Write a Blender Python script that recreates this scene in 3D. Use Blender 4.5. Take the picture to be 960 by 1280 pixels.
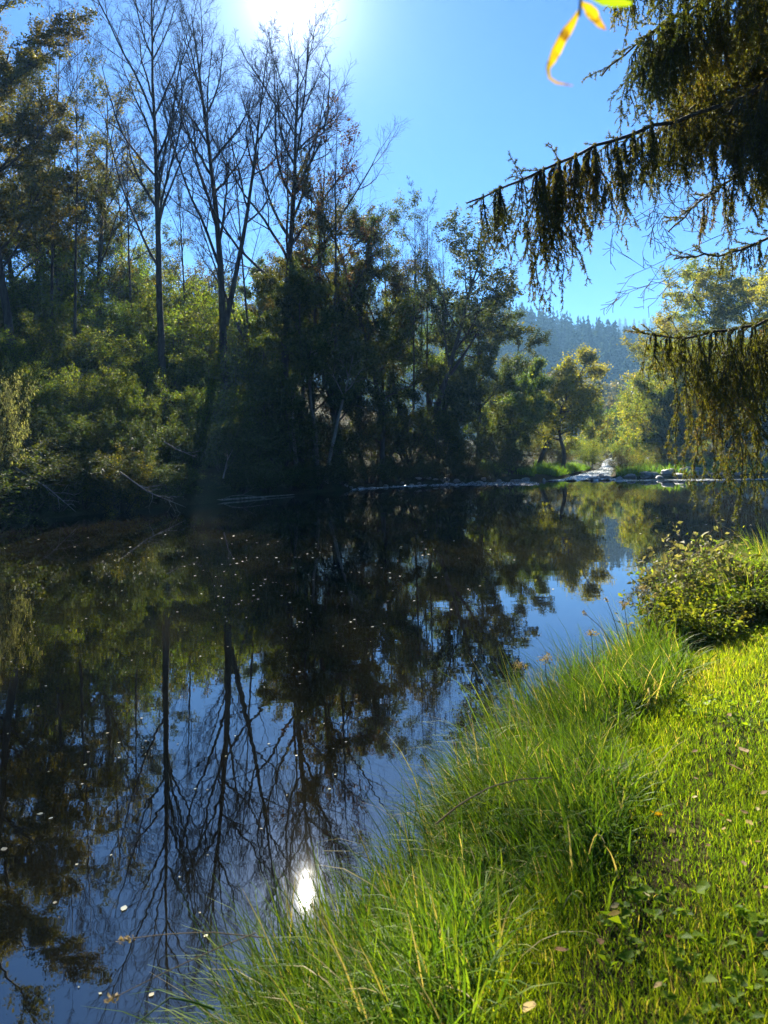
import bpy, math, random
import numpy as np
from math import radians, sin, cos, tan, pi, sqrt
from mathutils import Matrix, Vector

# ------------------------------------------------------------------ camera, world, sun, exposure
for o in list(bpy.data.objects):
    bpy.data.objects.remove(o)
SC = bpy.context.scene
COL = SC.collection
HAZE = 0.0004                    # density of the air per metre
EYE = 2.5                        # camera height above the water
F = 962.0                        # focal length in photo pixels (960 x 1280), level camera, horizon at y = 555
ROLL = radians(0.9)
SUN_EL, SUN_AZ = radians(30.0), radians(-6.3)      # azimuth from +Y towards +X

cd = bpy.data.cameras.new('camera')
cam = bpy.data.objects.new('camera', cd); COL.objects.link(cam)
cd.sensor_fit = 'VERTICAL'; cd.sensor_height = 36.0; cd.sensor_width = 27.0
cd.lens = F / 1280 * 36.0
cd.shift_y = -85 / 1280
cd.clip_start = 0.05; cd.clip_end = 6000
cd.dof.use_dof = True; cd.dof.focus_distance = 8.0; cd.dof.aperture_fstop = 4.8
cam.matrix_world = Matrix.Translation((0, 0, EYE)) @ Matrix.Rotation(ROLL, 4, 'Y') @ Matrix.Rotation(pi / 2, 4, 'X')
SC.camera = cam

W = bpy.data.worlds.new('World'); SC.world = W; W.use_nodes = True
nt = W.node_tree; nt.nodes.clear()
sky = nt.nodes.new('ShaderNodeTexSky'); sky.sky_type = 'NISHITA'; sky.sun_disc = False
sky.sun_elevation = SUN_EL; sky.sun_rotation = SUN_AZ
sky.altitude = 300; sky.air_density = 1.0; sky.dust_density = 0.12; sky.ozone_density = 5.0
bg = nt.nodes.new('ShaderNodeBackground'); bg.inputs['Strength'].default_value = 0.05
wo = nt.nodes.new('ShaderNodeOutputWorld')
tint = nt.nodes.new('ShaderNodeMix'); tint.data_type = 'RGBA'; tint.blend_type = 'MULTIPLY'; tint.inputs[0].default_value = 1.0
tint.inputs[7].default_value = (0.070, 0.265, 0.50, 1)
nt.links.new(sky.outputs[0], tint.inputs[6]); 
# bright aureole of the sky round the sun
tcs = nt.nodes.new('ShaderNodeTexCoord'); dt_ = nt.nodes.new('ShaderNodeVectorMath'); dt_.operation = 'DOT_PRODUCT'
dt_.inputs[1].default_value = (sin(SUN_AZ) * cos(SUN_EL), cos(SUN_AZ) * cos(SUN_EL), sin(SUN_EL)); nt.links.new(tcs.outputs['Generated'], dt_.inputs[0])
acc = tint.outputs[2]
for pw, amp in ((14.0, 0.30), (90.0, .7), (420.0, 3.0), (2500.0, 8.0)):
    mx_ = nt.nodes.new('ShaderNodeMath'); mx_.operation = 'MAXIMUM'; mx_.inputs[1].default_value = 0; nt.links.new(dt_.outputs['Value'], mx_.inputs[0])
    p_ = nt.nodes.new('ShaderNodeMath'); p_.operation = 'POWER'; p_.inputs[1].default_value = pw; nt.links.new(mx_.outputs[0], p_.inputs[0])
    m_ = nt.nodes.new('ShaderNodeMix'); m_.data_type = 'RGBA'; m_.blend_type = 'MULTIPLY'; m_.inputs[0].default_value = 1.0
    m_.inputs[6].default_value = (amp, amp, amp * .97, 1); nt.links.new(p_.outputs[0], m_.inputs[7])
    a_ = nt.nodes.new('ShaderNodeMix'); a_.data_type = 'RGBA'; a_.blend_type = 'ADD'; a_.inputs[0].default_value = 1.0
    nt.links.new(acc, a_.inputs[6]); nt.links.new(m_.outputs[2], a_.inputs[7]); acc = a_.outputs[2]
nt.links.new(acc, bg.inputs[0]); nt.links.new(bg.outputs[0], wo.inputs[0])

sd = bpy.data.lights.new('sun', 'SUN'); sd.energy = 5.0; sd.angle = radians(0.53); sd.color = (1.0, 0.93, 0.80)
sun = bpy.data.objects.new('sun', sd); COL.objects.link(sun)
sv = Vector((sin(SUN_AZ) * cos(SUN_EL), cos(SUN_AZ) * cos(SUN_EL), sin(SUN_EL)))
sun.rotation_euler = sv.to_track_quat('Z', 'Y').to_euler()

SC.view_settings.view_transform = 'Standard'; SC.view_settings.look = 'None'
SC.view_settings.exposure = 2.65; SC.view_settings.gamma = 1.0; SC.view_settings.use_curve_mapping = False
cy = SC.cycles
cy.max_bounces = 8; cy.diffuse_bounces = 4; cy.glossy_bounces = 3; cy.transmission_bounces = 4
cy.transparent_max_bounces = 6; cy.volume_bounces = 0
cy.use_denoising = True
cy.sample_clamp_indirect = 6.0
cy.caustics_reflective = False; cy.caustics_refractive = False

# ------------------------------------------------------------------ helpers
def ray(px, py):
    dx, dy = px - 480.0, py - 555.0
    c, s = cos(ROLL), sin(ROLL)
    return (dx * c - dy * s) / F, (dx * s + dy * c) / F
def at(px, py, Y):
    a, b = ray(px, py)
    return (a * Y, Y, EYE - b * Y)
def onwater(px, py, z=0.0):
    a, b = ray(px, py)
    Y = (EYE - z) / b
    return (a * Y, Y, z)
def colx(px, Y, z=3.0):
    """x of the photo column px at depth Y for a point near height z"""
    py = 555 + (EYE - z) / Y * F
    return ray(px, py)[0] * Y

def mesh(name, V, faces, attr=None, smooth=False):
    """faces: list of integer arrays (n,k); attr: per-face floats in the same order"""
    V = np.asarray(V, np.float32).reshape(-1, 3)
    me = bpy.data.meshes.new(name)
    me.vertices.add(len(V)); me.vertices.foreach_set('co', V.ravel())
    faces = [np.asarray(f, np.int32) for f in faces if len(f)]
    tot = np.concatenate([np.full(len(f), f.shape[1], np.int32) for f in faces])
    idx = np.concatenate([f.ravel() for f in faces])
    me.loops.add(len(idx)); me.loops.foreach_set('vertex_index', idx)
    me.polygons.add(len(tot))
    me.polygons.foreach_set('loop_start', np.concatenate([[0], np.cumsum(tot)[:-1]]).astype(np.int32))
    if smooth:
        me.polygons.foreach_set('use_smooth', np.ones(len(tot), bool))
    if attr is not None:
        a = me.attributes.new('var', 'FLOAT', 'FACE')
        a.data.foreach_set('value', np.asarray(attr, np.float32))
    me.update(calc_edges=True)
    return me

def obj(name, me, mat, parent=None, loc=(0, 0, 0), rz=0.0, sc=1.0):
    o = bpy.data.objects.new(name, me); COL.objects.link(o)
    if mat is not None and len(me.materials) == 0:
        me.materials.append(mat)
    o.location = loc; o.rotation_euler = (0, 0, rz)
    o.scale = (sc,) * 3 if not hasattr(sc, '__len__') else sc
    if parent is not None: o.parent = parent
    return o
def tag(o, label=None, cat=None, group=None, kind=None):
    if label: o['label'] = label
    if cat: o['category'] = cat
    if group: o['group'] = group
    if kind: o['kind'] = kind
    return o
def thing(name, label, cat, loc=(0, 0, 0), rz=0.0, sc=1.0, group=None):
    o = bpy.data.objects.new(name, None); COL.objects.link(o)
    o.empty_display_size = 0.2
    o.location = loc; o.rotation_euler = (0, 0, rz)
    o.scale = (sc,) * 3 if not hasattr(sc, '__len__') else sc
    return tag(o, label, cat, group)
def copy_tree(root, loc, rz=0.0, sc=1.0, label=None, group=None, name=None):
    r = root.copy(); COL.objects.link(r)
    if name: r.name = name
    r.location = loc; r.rotation_euler = (0, 0, rz)
    r.scale = (sc,) * 3 if not hasattr(sc, '__len__') else sc
    if label: r['label'] = label
    if 'group' in r and not group: del r['group']
    if group: r['group'] = group
    for ch in root.children:
        c = ch.copy(); COL.objects.link(c); c.parent = r
    return r

# ------------------------------------------------------------------ materials
class NT:
    def __init__(s, name):
        s.m = bpy.data.materials.new(name); s.m.use_nodes = True
        s.t = s.m.node_tree; s.t.nodes.clear(); s.out = s.n('ShaderNodeOutputMaterial')
    def n(s, typ, **kw):
        x = s.t.nodes.new(typ)
        for k, v in kw.items():
            if k in x.inputs: x.inputs[k].default_value = v
            else: setattr(x, k, v)
        return x
    def l(s, a, b): s.t.links.new(a, b)
    def ramp(s, stops):
        r = s.n('ShaderNodeValToRGB'); e = r.color_ramp.elements
        while len(e) < len(stops): e.new(0.5)
        for el, (p, c) in zip(e, stops):
            el.position = p; el.color = (*c, 1)
        return r
def leaf_mat(name, stops, trans=0.5, gloss=0.04, rough=0.6, objvar=0.12, tint=(1.16, 1.10, 0.42)):
    N = NT(name)
    a = N.n('ShaderNodeAttribute', attribute_name='var')
    r = N.ramp(stops); N.l(a.outputs['Fac'], r.inputs[0])
    oi = N.n('ShaderNodeObjectInfo')
    mr = N.n('ShaderNodeMapRange'); mr.inputs[3].default_value = 1 - objvar * 2; mr.inputs[4].default_value = 1 + objvar * 2
    N.l(oi.outputs['Random'], mr.inputs[0])
    mh = N.n('ShaderNodeMapRange'); mh.inputs[3].default_value = 0.5 - objvar * .12; mh.inputs[4].default_value = 0.5 + objvar * .12
    N.l(oi.outputs['Random'], mh.inputs[0])
    hs = N.n('ShaderNodeHueSaturation'); N.l(mh.outputs[0], hs.inputs['Hue']); N.l(mr.outputs[0], hs.inputs['Value']); N.l(r.outputs[0], hs.inputs['Color'])
    p = N.n('ShaderNodeBsdfPrincipled'); p.inputs['Roughness'].default_value = rough
    p.inputs['Specular IOR Level'].default_value = gloss
    N.l(hs.outputs[0], p.inputs['Base Color'])
    mx = N.n('ShaderNodeMix', data_type='RGBA', blend_type='MULTIPLY'); mx.inputs[0].default_value = 1
    N.l(hs.outputs[0], mx.inputs[6]); mx.inputs[7].default_value = (*tint, 1)
    tr = N.n('ShaderNodeBsdfTranslucent'); N.l(mx.outputs[2], tr.inputs[0])
    ms = N.n('ShaderNodeMixShader'); ms.inputs[0].default_value = trans
    N.l(p.outputs[0], ms.inputs[1]); N.l(tr.outputs[0], ms.inputs[2]); N.l(ms.outputs[0], N.out.inputs[0])
    return N.m
def bark_mat(name, c0, c1, scale=6.0):
    N = NT(name)
    tc = N.n('ShaderNodeTexCoord')
    mp = N.n('ShaderNodeMapping'); mp.inputs['Scale'].default_value = (1, 1, .25); N.l(tc.outputs['Object'], mp.inputs[0])
    no = N.n('ShaderNodeTexNoise', Scale=scale, Detail=6.0, Roughness=.65); N.l(mp.outputs[0], no.inputs['Vector'])
    r = N.ramp([(.35, c0), (.68, c1)]); N.l(no.outputs[0], r.inputs[0])
    p = N.n('ShaderNodeBsdfPrincipled', Roughness=.9); p.inputs['Specular IOR Level'].default_value = .2
    N.l(r.outputs[0], p.inputs['Base Color'])
    b = N.n('ShaderNodeBump', Strength=.6, Distance=.03); N.l(no.outputs[0], b.inputs['Height']); N.l(b.outputs[0], p.inputs['Normal'])
    N.l(p.outputs[0], N.out.inputs[0])
    return N.m

M = {}
M['bark'] = bark_mat('bark', (.022, .017, .013), (.075, .06, .048))
M['bark_pale'] = bark_mat('pale bark', (.10, .085, .065), (.26, .23, .18))
M['bark_thin'] = bark_mat('twig bark', (.03, .022, .018), (.07, .05, .042))
M['deadwood'] = bark_mat('dead wood', (.09, .08, .065), (.26, .23, .19))
M['concrete'] = bark_mat('pale concrete', (.30, .29, .27), (.42, .41, .38))
M['l_green'] = leaf_mat('green leaf', [(0, (.03, .055, .010)), (.45, (.06, .095, .014)), (.8, (.105, .15, .02)), (1, (.18, .19, .035))], gloss=.04, rough=.6)
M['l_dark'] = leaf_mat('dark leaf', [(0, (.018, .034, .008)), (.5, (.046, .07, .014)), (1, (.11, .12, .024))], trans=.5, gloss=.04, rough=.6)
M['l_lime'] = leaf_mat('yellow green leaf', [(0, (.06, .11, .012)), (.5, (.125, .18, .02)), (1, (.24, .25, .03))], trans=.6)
M['l_gold'] = leaf_mat('golden leaf', [(0, (.07, .115, .014)), (.4, (.14, .17, .02)), (.8, (.22, .225, .028)), (1, (.30, .23, .035))], trans=.6, tint=(1.12, 1.12, .5), objvar=.06)
M['l_yellow'] = leaf_mat('yellow olive leaf', [(0, (.07, .085, .012)), (.5, (.16, .165, .02)), (1, (.27, .23, .03))], trans=.6, tint=(1.15, 1.12, .5), objvar=.06)
M['l_olive'] = leaf_mat('olive brown leaf', [(0, (.03, .040, .01)), (.5, (.075, .075, .015)), (1, (.15, .115, .02))])
M['l_rust'] = leaf_mat('rust leaf', [(0, (.05, .025, .012)), (.5, (.09, .045, .018)), (1, (.10, .07, .02))])
M['l_pale'] = leaf_mat('pale leaf', [(0, (.08, .10, .04)), (.5, (.17, .17, .08)), (1, (.28, .26, .14))], trans=.4)
M['needle'] = leaf_mat('spruce needle', [(0, (.03, .042, .008)), (.5, (.085, .09, .014)), (.85, (.15, .135, .018)), (1, (.20, .11, .03))], trans=.5, gloss=.12)
M['conifer'] = leaf_mat('conifer', [(0, (.012, .026, .014)), (1, (.035, .055, .022))], trans=.2, gloss=0.0)
M['hillbroad'] = leaf_mat('hill broadleaf', [(0, (.05, .065, .015)), (1, (.16, .13, .03))], trans=.35)
M['grass'] = leaf_mat('lawn grass', [(0, (.05, .11, .008)), (.45, (.15, .245, .014)), (.85, (.28, .34, .02)), (.95, (.36, .34, .05)), (1, (.42, .36, .14))], trans=.6, gloss=.05, rough=.5, objvar=0, tint=(1.3, 1.15, .35))
M['tall'] = leaf_mat('tall grass', [(0, (.035, .085, .010)), (.5, (.095, .18, .014)), (.82, (.20, .26, .022)), (.9, (.33, .30, .09)), (1, (.42, .35, .16))], trans=.52, gloss=.05, rough=.5, objvar=0, tint=(1.25, 1.15, .4))
M['dry'] = leaf_mat('dry stem', [(0, (.20, .15, .08)), (1, (.36, .28, .17))], trans=.3, objvar=0)
M['bankgreen'] = leaf_mat('far bank grass', [(0, (.04, .09, .012)), (.6, (.09, .17, .016)), (1, (.17, .22, .025))], trans=.55, tint=(1.3, 1.15, .4))
M['fallen'] = leaf_mat('fallen leaf', [(0, (.20, .11, .03)), (.5, (.34, .25, .10)), (1, (.42, .36, .20))], trans=.25, objvar=.2, tint=(1.1, 1, .6))
M['floating'] = leaf_mat('floating leaf', [(0, (.36, .32, .20)), (1, (.60, .56, .42))], trans=.1, objvar=.2, tint=(1, 1, .8))
M['yellow'] = leaf_mat('yellow leaf', [(0, (.26, .19, .012)), (.6, (.34, .26, .015)), (1, (.22, .12, .03))], trans=.5, objvar=.05, tint=(1.15, 1.05, .4))
def blotch(m, scale, col):
    t = m.node_tree; tc = t.nodes.new('ShaderNodeTexCoord'); no = t.nodes.new('ShaderNodeTexNoise'); no.inputs['Scale'].default_value = scale; no.inputs['Detail'].default_value = 5
    t.links.new(tc.outputs['Object'], no.inputs['Vector'])
    r = t.nodes.new('ShaderNodeValToRGB'); r.color_ramp.elements[0].position = .54; r.color_ramp.elements[1].position = .68; t.links.new(no.outputs[0], r.inputs[0])
    hs = [n for n in t.nodes if n.type == 'HUE_SAT'][0]; dst = [l.to_socket for l in hs.outputs[0].links]
    mx = t.nodes.new('ShaderNodeMix'); mx.data_type = 'RGBA'; t.links.new(r.outputs[0], mx.inputs[0]); t.links.new(hs.outputs[0], mx.inputs[6]); mx.inputs[7].default_value = (*col, 1)
    for d in dst: t.links.new(mx.outputs[2], d)
blotch(M['yellow'], 70, (.10, .05, .015)); blotch(M['fallen'], 3.0, (.08, .045, .02))
M['freshleaf'] = leaf_mat('fresh leaf', [(0, (.12, .20, .012)), (1, (.18, .26, .015))], trans=.5, objvar=.05, tint=(1.15, 1.1, .4))
M['dandelion'] = leaf_mat('dandelion yellow', [(0, (.55, .36, .01)), (1, (.65, .46, .02))], trans=.3, objvar=.05)

# rock
N = NT('river rock'); tc = N.n('ShaderNodeTexCoord')
no = N.n('ShaderNodeTexNoise', Scale=3.0, Detail=8.0, Roughness=.6); N.l(tc.outputs['Object'], no.inputs['Vector'])
r = N.ramp([(.3, (.06, .055, .05)), (.55, (.17, .16, .145)), (.75, (.30, .29, .27))]); N.l(no.outputs[0], r.inputs[0])
p = N.n('ShaderNodeBsdfPrincipled', Roughness=.55); N.l(r.outputs[0], p.inputs['Base Color'])
b = N.n('ShaderNodeBump', Strength=.7, Distance=.08); N.l(no.outputs[0], b.inputs['Height']); N.l(b.outputs[0], p.inputs['Normal'])
N.l(p.outputs[0], N.out.inputs[0]); M['rock'] = N.m
# ground: soil with moss and leaf litter
N = NT('soil'); tc = N.n('ShaderNodeTexCoord')
n1 = N.n('ShaderNodeTexNoise', Scale=.35, Detail=8.0, Roughness=.6); N.l(tc.outputs['Object'], n1.inputs['Vector'])
n2 = N.n('ShaderNodeTexNoise', Scale=14.0, Detail=6.0, Roughness=.7); N.l(tc.outputs['Object'], n2.inputs['Vector'])
r1 = N.ramp([(.38, (.022, .034, .010)), (.62, (.036, .030, .014))]); N.l(n1.outputs[0], r1.inputs[0])
r2 = N.ramp([(.3, (.35, .35, .35)), (.7, (1.3, 1.2, 1.0))]); N.l(n2.outputs[0], r2.inputs[0])
mx = N.n('ShaderNodeMix', data_type='RGBA', blend_type='MULTIPLY'); mx.inputs[0].default_value = 1
N.l(r1.outputs[0], mx.inputs[6]); N.l(r2.outputs[0], mx.inputs[7])
p = N.n('ShaderNodeBsdfPrincipled', Roughness=1.0); p.inputs['Specular IOR Level'].default_value = .03; N.l(mx.outputs[2], p.inputs['Base Color'])
b = N.n('ShaderNodeBump', Strength=.8, Distance=.05); N.l(n2.outputs[0], b.inputs['Height']); N.l(b.outputs[0], p.inputs['Normal'])
N.l(p.outputs[0], N.out.inputs[0]); M['soil'] = N.m
# hill floor
N = NT('hill floor'); tc = N.n('ShaderNodeTexCoord')
n1 = N.n('ShaderNodeTexNoise', Scale=.03, Detail=8.0); N.l(tc.outputs['Object'], n1.inputs['Vector'])
r1 = N.ramp([(.4, (.018, .03, .012)), (.65, (.045, .055, .02))]); N.l(n1.outputs[0], r1.inputs[0])
p = N.n('ShaderNodeBsdfPrincipled', Roughness=1.0); p.inputs['Specular IOR Level'].default_value = .0; N.l(r1.outputs[0], p.inputs['Base Color']); N.l(p.outputs[0], N.out.inputs[0]); M['hill'] = N.m
# water
N = NT('river water'); tc = N.n('ShaderNodeTexCoord')
mp = N.n('ShaderNodeMapping'); mp.inputs['Scale'].default_value = (1.0, 1.6, 1); N.l(tc.outputs['Object'], mp.inputs[0])
n1 = N.n('ShaderNodeTexNoise', Scale=1.1, Detail=3.0, Roughness=.5); N.l(mp.outputs[0], n1.inputs['Vector'])
n2 = N.n('ShaderNodeTexNoise', Scale=.25, Detail=4.0); N.l(tc.outputs['Object'], n2.inputs['Vector'])
r1 = N.ramp([(.35, (.0045, .0045, .002)), (.65, (.0085, .0072, .003))]); N.l(n2.outputs[0], r1.inputs[0])
p = N.n('ShaderNodeBsdfPrincipled', Roughness=.012, IOR=2.2); N.l(r1.outputs[0], p.inputs['Base Color'])
b = N.n('ShaderNodeBump', Strength=.065, Distance=.02); N.l(n1.outputs[0], b.inputs['Height']); N.l(b.outputs[0], p.inputs['Normal'])
N.l(p.outputs[0], N.out.inputs[0]); M['water'] = N.m
# riffle: rough water with foam
N = NT('white water'); tc = N.n('ShaderNodeTexCoord')
n1 = N.n('ShaderNodeTexNoise', Scale=3.6, Detail=9.0, Roughness=.78); N.l(tc.outputs['Object'], n1.inputs['Vector'])
r1 = N.ramp([(.42, (.035, .035, .028)), (.52, (.30, .32, .33)), (.62, (.66, .68, .70))]); N.l(n1.outputs[0], r1.inputs[0])
p = N.n('ShaderNodeBsdfPrincipled', Roughness=.22, IOR=1.4); N.l(r1.outputs[0], p.inputs['Base Color'])
b = N.n('ShaderNodeBump', Strength=.6, Distance=.06); N.l(n1.outputs[0], b.inputs['Height']); N.l(b.outputs[0], p.inputs['Normal'])
N.l(p.outputs[0], N.out.inputs[0]); M['foam'] = N.m

# ------------------------------------------------------------------ river outline and terrain
def ow(px, py):
    q = onwater(px, py); return (q[0], q[1])
# (x, y, slope, shelf) walking along the left bank upstream, then back down the right bank
SH = [(-40, -30, .5, 28), (-30, 2, .5, 30), (-20, 17, .5, 30)]
for px, py in ((0, 652), (60, 648), (150, 640), (230, 632), (330, 622), (400, 616), (455, 610)):
    SH.append((*ow(px, py),  .5, 30))
SH += [(*ow(560, 604.5), .4, 18), (*ow(620, 602.5), .3, 8), (*ow(665, 601), .16, 4), (*ow(692, 599.5), .12, 2.5), (*ow(735, 590), .1, 2), (*ow(751, 585), .1, 2), (27, 95, .1, 2), (40, 130, .1, 2),
       (46, 128, .1, 2), (32, 94, .1, 2), (*ow(768, 585), .1, 2), (*ow(766, 591), .1, 2), (*ow(764, 598.5), .12, 2), (*ow(830, 598.5), .1, 2), (*ow(900, 598), .1, 2), (*ow(970, 597), .1, 2),
       (29.5, 47.5, .1, 2), (27, 40, .3, 1.6), (19, 28.5, .8, 1.2), (10.5, 17.5, 1.5, 1.1), (5.6, 11.4, 2, 1.0), (3.35, 8.4, 2, .95), (1.98, 6.6, 2, .92), (.98, 5.0, 2, .92), (.18, 3.4, 2, .9), (-.33, 2.35, 2, .9), (-.75, 1.4, 2, .9), (-3.5, -2.5, 2, .9), (-14, -30, 2, .9)]
SHP = np.array(SH)
def shore(x, y):
    """signed distance (positive on land), slope and shelf height of the nearest bank"""
    x = np.atleast_1d(np.asarray(x, float)); y = np.atleast_1d(np.asarray(y, float))
    A = SHP[:, :2]; B = np.roll(A, -1, 0)
    best = np.full(x.shape, 1e18); sl = np.zeros(x.shape); sf = np.zeros(x.shape); inside = np.zeros(x.shape, bool)
    for i in range(len(A)):
        ax, ay = A[i]; bx, by = B[i]; ex, ey = bx - ax, by - ay
        t = np.clip(((x - ax) * ex + (y - ay) * ey) / (ex * ex + ey * ey), 0, 1)
        d = (x - ax - t * ex) ** 2 + (y - ay - t * ey) ** 2
        m = d < best; best = np.where(m, d, best)
        j = (i + 1) % len(A)
        sl = np.where(m, SHP[i, 2] * (1 - t) + SHP[j, 2] * t, sl); sf = np.where(m, SHP[i, 3] * (1 - t) + SHP[j, 3] * t, sf)
        cr = ((ay > y) != (by > y)) & (x < ex * (y - ay) / (ey if ey else 1e-9) + ax)
        inside ^= cr
    d = np.sqrt(best) * np.where(inside, -1, 1)
    return d, sl, sf
def bumps(x, y):
    return (np.sin(x * .7 + 1.3) * np.sin(y * .9 + .4) + .6 * np.sin(x * 1.9 + y * 1.3) + .5 * np.sin(x * .31 - y * .43 + 2))
def ground_z(x, y):
    d, sl, sf = shore(x, y)
    x = np.atleast_1d(np.asarray(x, float)); y = np.atleast_1d(np.asarray(y, float))
    k = np.maximum(sf - .12, .2)
    land = .12 + k * (1 - np.exp(-np.maximum(d, 0) * sl / k)) + .010 * np.maximum(d, 0) * (sf < 3)
    near = np.exp(-((x - 2) ** 2 + (y - 4) ** 2) / 300)
    land += bumps(x, y) * np.clip(d * .05, 0, .25) * (1 - near) + near * .012 * bumps(x * 2.1, y * 2.3) * (d > .5)
    water = np.maximum(d * 1.2, -.9) + .12
    return np.where(d > 0, land, np.minimum(water, .12))
def gz(x, y): return float(ground_z([x], [y])[0])

def grid_mesh(name, xs, ys, zf, smooth=True):
    X, Y = np.meshgrid(xs, ys); Z = zf(X.ravel(), Y.ravel())
    V = np.stack([X.ravel(), Y.ravel(), Z], 1)
    nx, ny = len(xs), len(ys)
    i = (np.arange(ny - 1)[:, None] * nx + np.arange(nx - 1)[None, :]).ravel()
    return mesh(name, V, [np.stack([i, i + 1, i + nx + 1, i + nx], 1)], smooth=smooth)
xs = np.concatenate([[-1800, -900, -500, -300, -180, -120, -90], np.arange(-70, -3, 1.0), np.arange(-3, 8, .15), np.arange(8, 70, 1.0), [80, 110, 160, 260, 500, 900, 1800]])
ys = np.concatenate([[-500, -250, -120, -70], np.arange(-45, -1, 1.0), np.arange(-1, 14, .15), np.arange(14, 125, 1.0), [130, 150, 190, 260, 400, 700, 1200, 2000]])
tag(obj('ground', grid_mesh('ground', xs, ys, ground_z), M['soil']), kind='structure')
wm = grid_mesh('water', np.array([-48, -20, 0, 20, 52.0]), np.array([-32, 0, 20, 40, 80, 128.0]), lambda x, y: x * 0)
tag(obj('water', wm, M['water']), kind='structure')

# riffle: shallow broken water on the sill at the head of the pool and up the channel
def band(name, left, right, nu, nv, amp, z0, z1, seed):
    L = np.array(left, float); R = np.array(right, float)
    def rs(P):
        s = np.concatenate([[0], np.cumsum(np.linalg.norm(np.diff(P, axis=0), axis=1))]); u = np.linspace(0, s[-1], nu)
        return np.stack([np.interp(u, s, P[:, 0]), np.interp(u, s, P[:, 1])], 1)
    L, R = rs(L), rs(R); v = np.linspace(0, 1, nv)[None, :, None]
    P = L[:, None] * (1 - v) + R[:, None] * v
    g = np.random.default_rng(seed)
    u = np.linspace(0, 1, nu)[:, None]; vv = np.linspace(0, 1, nv)[None, :]
    edge = np.minimum(1, np.minimum(vv, 1 - vv) * 6)
    Z = z0 + (z1 - z0) * u + amp * edge * (g.random((nu, nv)) * .8 + .5 * np.sin(P[..., 0] * 5 + np.sin(P[..., 1] * 3)) * np.sin(P[..., 1] * 4.2)) - .03 * (1 - edge)
    V = np.concatenate([P, Z[..., None]], 2).reshape(-1, 3)
    i = (np.arange(nu - 1)[:, None] * nv + np.arange(nv - 1)[None, :]).ravel()
    return mesh(name, V, [np.stack([i, i + nv, i + nv + 1, i + 1], 1)], smooth=True)
# ------------------------------------------------------------------ geometry generators
def unit(v):
    return v / np.maximum(np.linalg.norm(v, axis=-1, keepdims=True), 1e-9)
def leaves(P, size, g, aspect=.55, up=0.0, droop=0.3, folded=False, D=None):
    """one small leaf face (or a folded pair) per point of P"""
    n = len(P); size = np.broadcast_to(size, (n,)) * np.clip(np.exp(g.normal(-.06, .34, n)), .4, 2.0)
    d = g.normal(size=(n, 3)); d[:, 2] = d[:, 2] * .7 - droop
    if D is not None: d = d * .55 + D
    d = unit(d)
    nrm = g.normal(size=(n, 3)); nrm[:, 2] += up
    s = unit(np.cross(d, nrm)); w = (size * aspect * .5)[:, None]; l = size[:, None]
    nn = np.cross(s, d)
    raise_ = (w * .45) if folded else 0
    V = np.stack([P, P + d * l * .42 + s * w + nn * raise_, P + d * l, P + d * l * .42 - s * w + nn * raise_], 1).reshape(-1, 3)
    b = np.arange(n)[:, None] * 4
    if folded:
        return V, np.concatenate([b + [0, 1, 2], b + [0, 2, 3]]), 2
    return V, b + [0, 1, 2, 3], 1
def tubes(brs, min_sides=3):
    """tapered tubes for a list of (points, radii, level)"""
    groups = {}
    for pts, rad, lev in brs:
        k = (7 if lev == 0 else 5 if lev == 1 else 4 if lev == 2 else min_sides)
        groups.setdefault((len(pts), k), []).append((pts, rad))
    VV, FF, off = [], [], 0
    for (n, k), L in groups.items():
        P = np.array([a for a, _ in L], float); R = np.array([b for _, b in L], float)
        T = unit(np.gradient(P, axis=1))
        ref = np.where(np.abs(T[..., 2:3]) > .9, [1.0, 0, 0], [0, 0, 1.0])
        U = unit(np.cross(T, ref)); Wv = np.cross(T, U)
        a = np.arange(k) * 2 * pi / k
        ring = P[:, :, None] + R[:, :, None, None] * (U[:, :, None] * np.cos(a)[None, None, :, None] + Wv[:, :, None] * np.sin(a)[None, None, :, None])
        V = ring.reshape(-1, 3); B = len(L)
        base = (np.arange(B)[:, None, None] * n + np.arange(n - 1)[None, :, None]) * k
        j = np.arange(k)[None, None, :]; j2 = (j + 1) % k
        f = np.stack([base + j, base + j2, base + k + j2, base + k + j], -1).reshape(-1, 4) + off
        VV.append(V); FF.append(f); off += len(V)
    return np.concatenate(VV), np.concatenate(FF)
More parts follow.
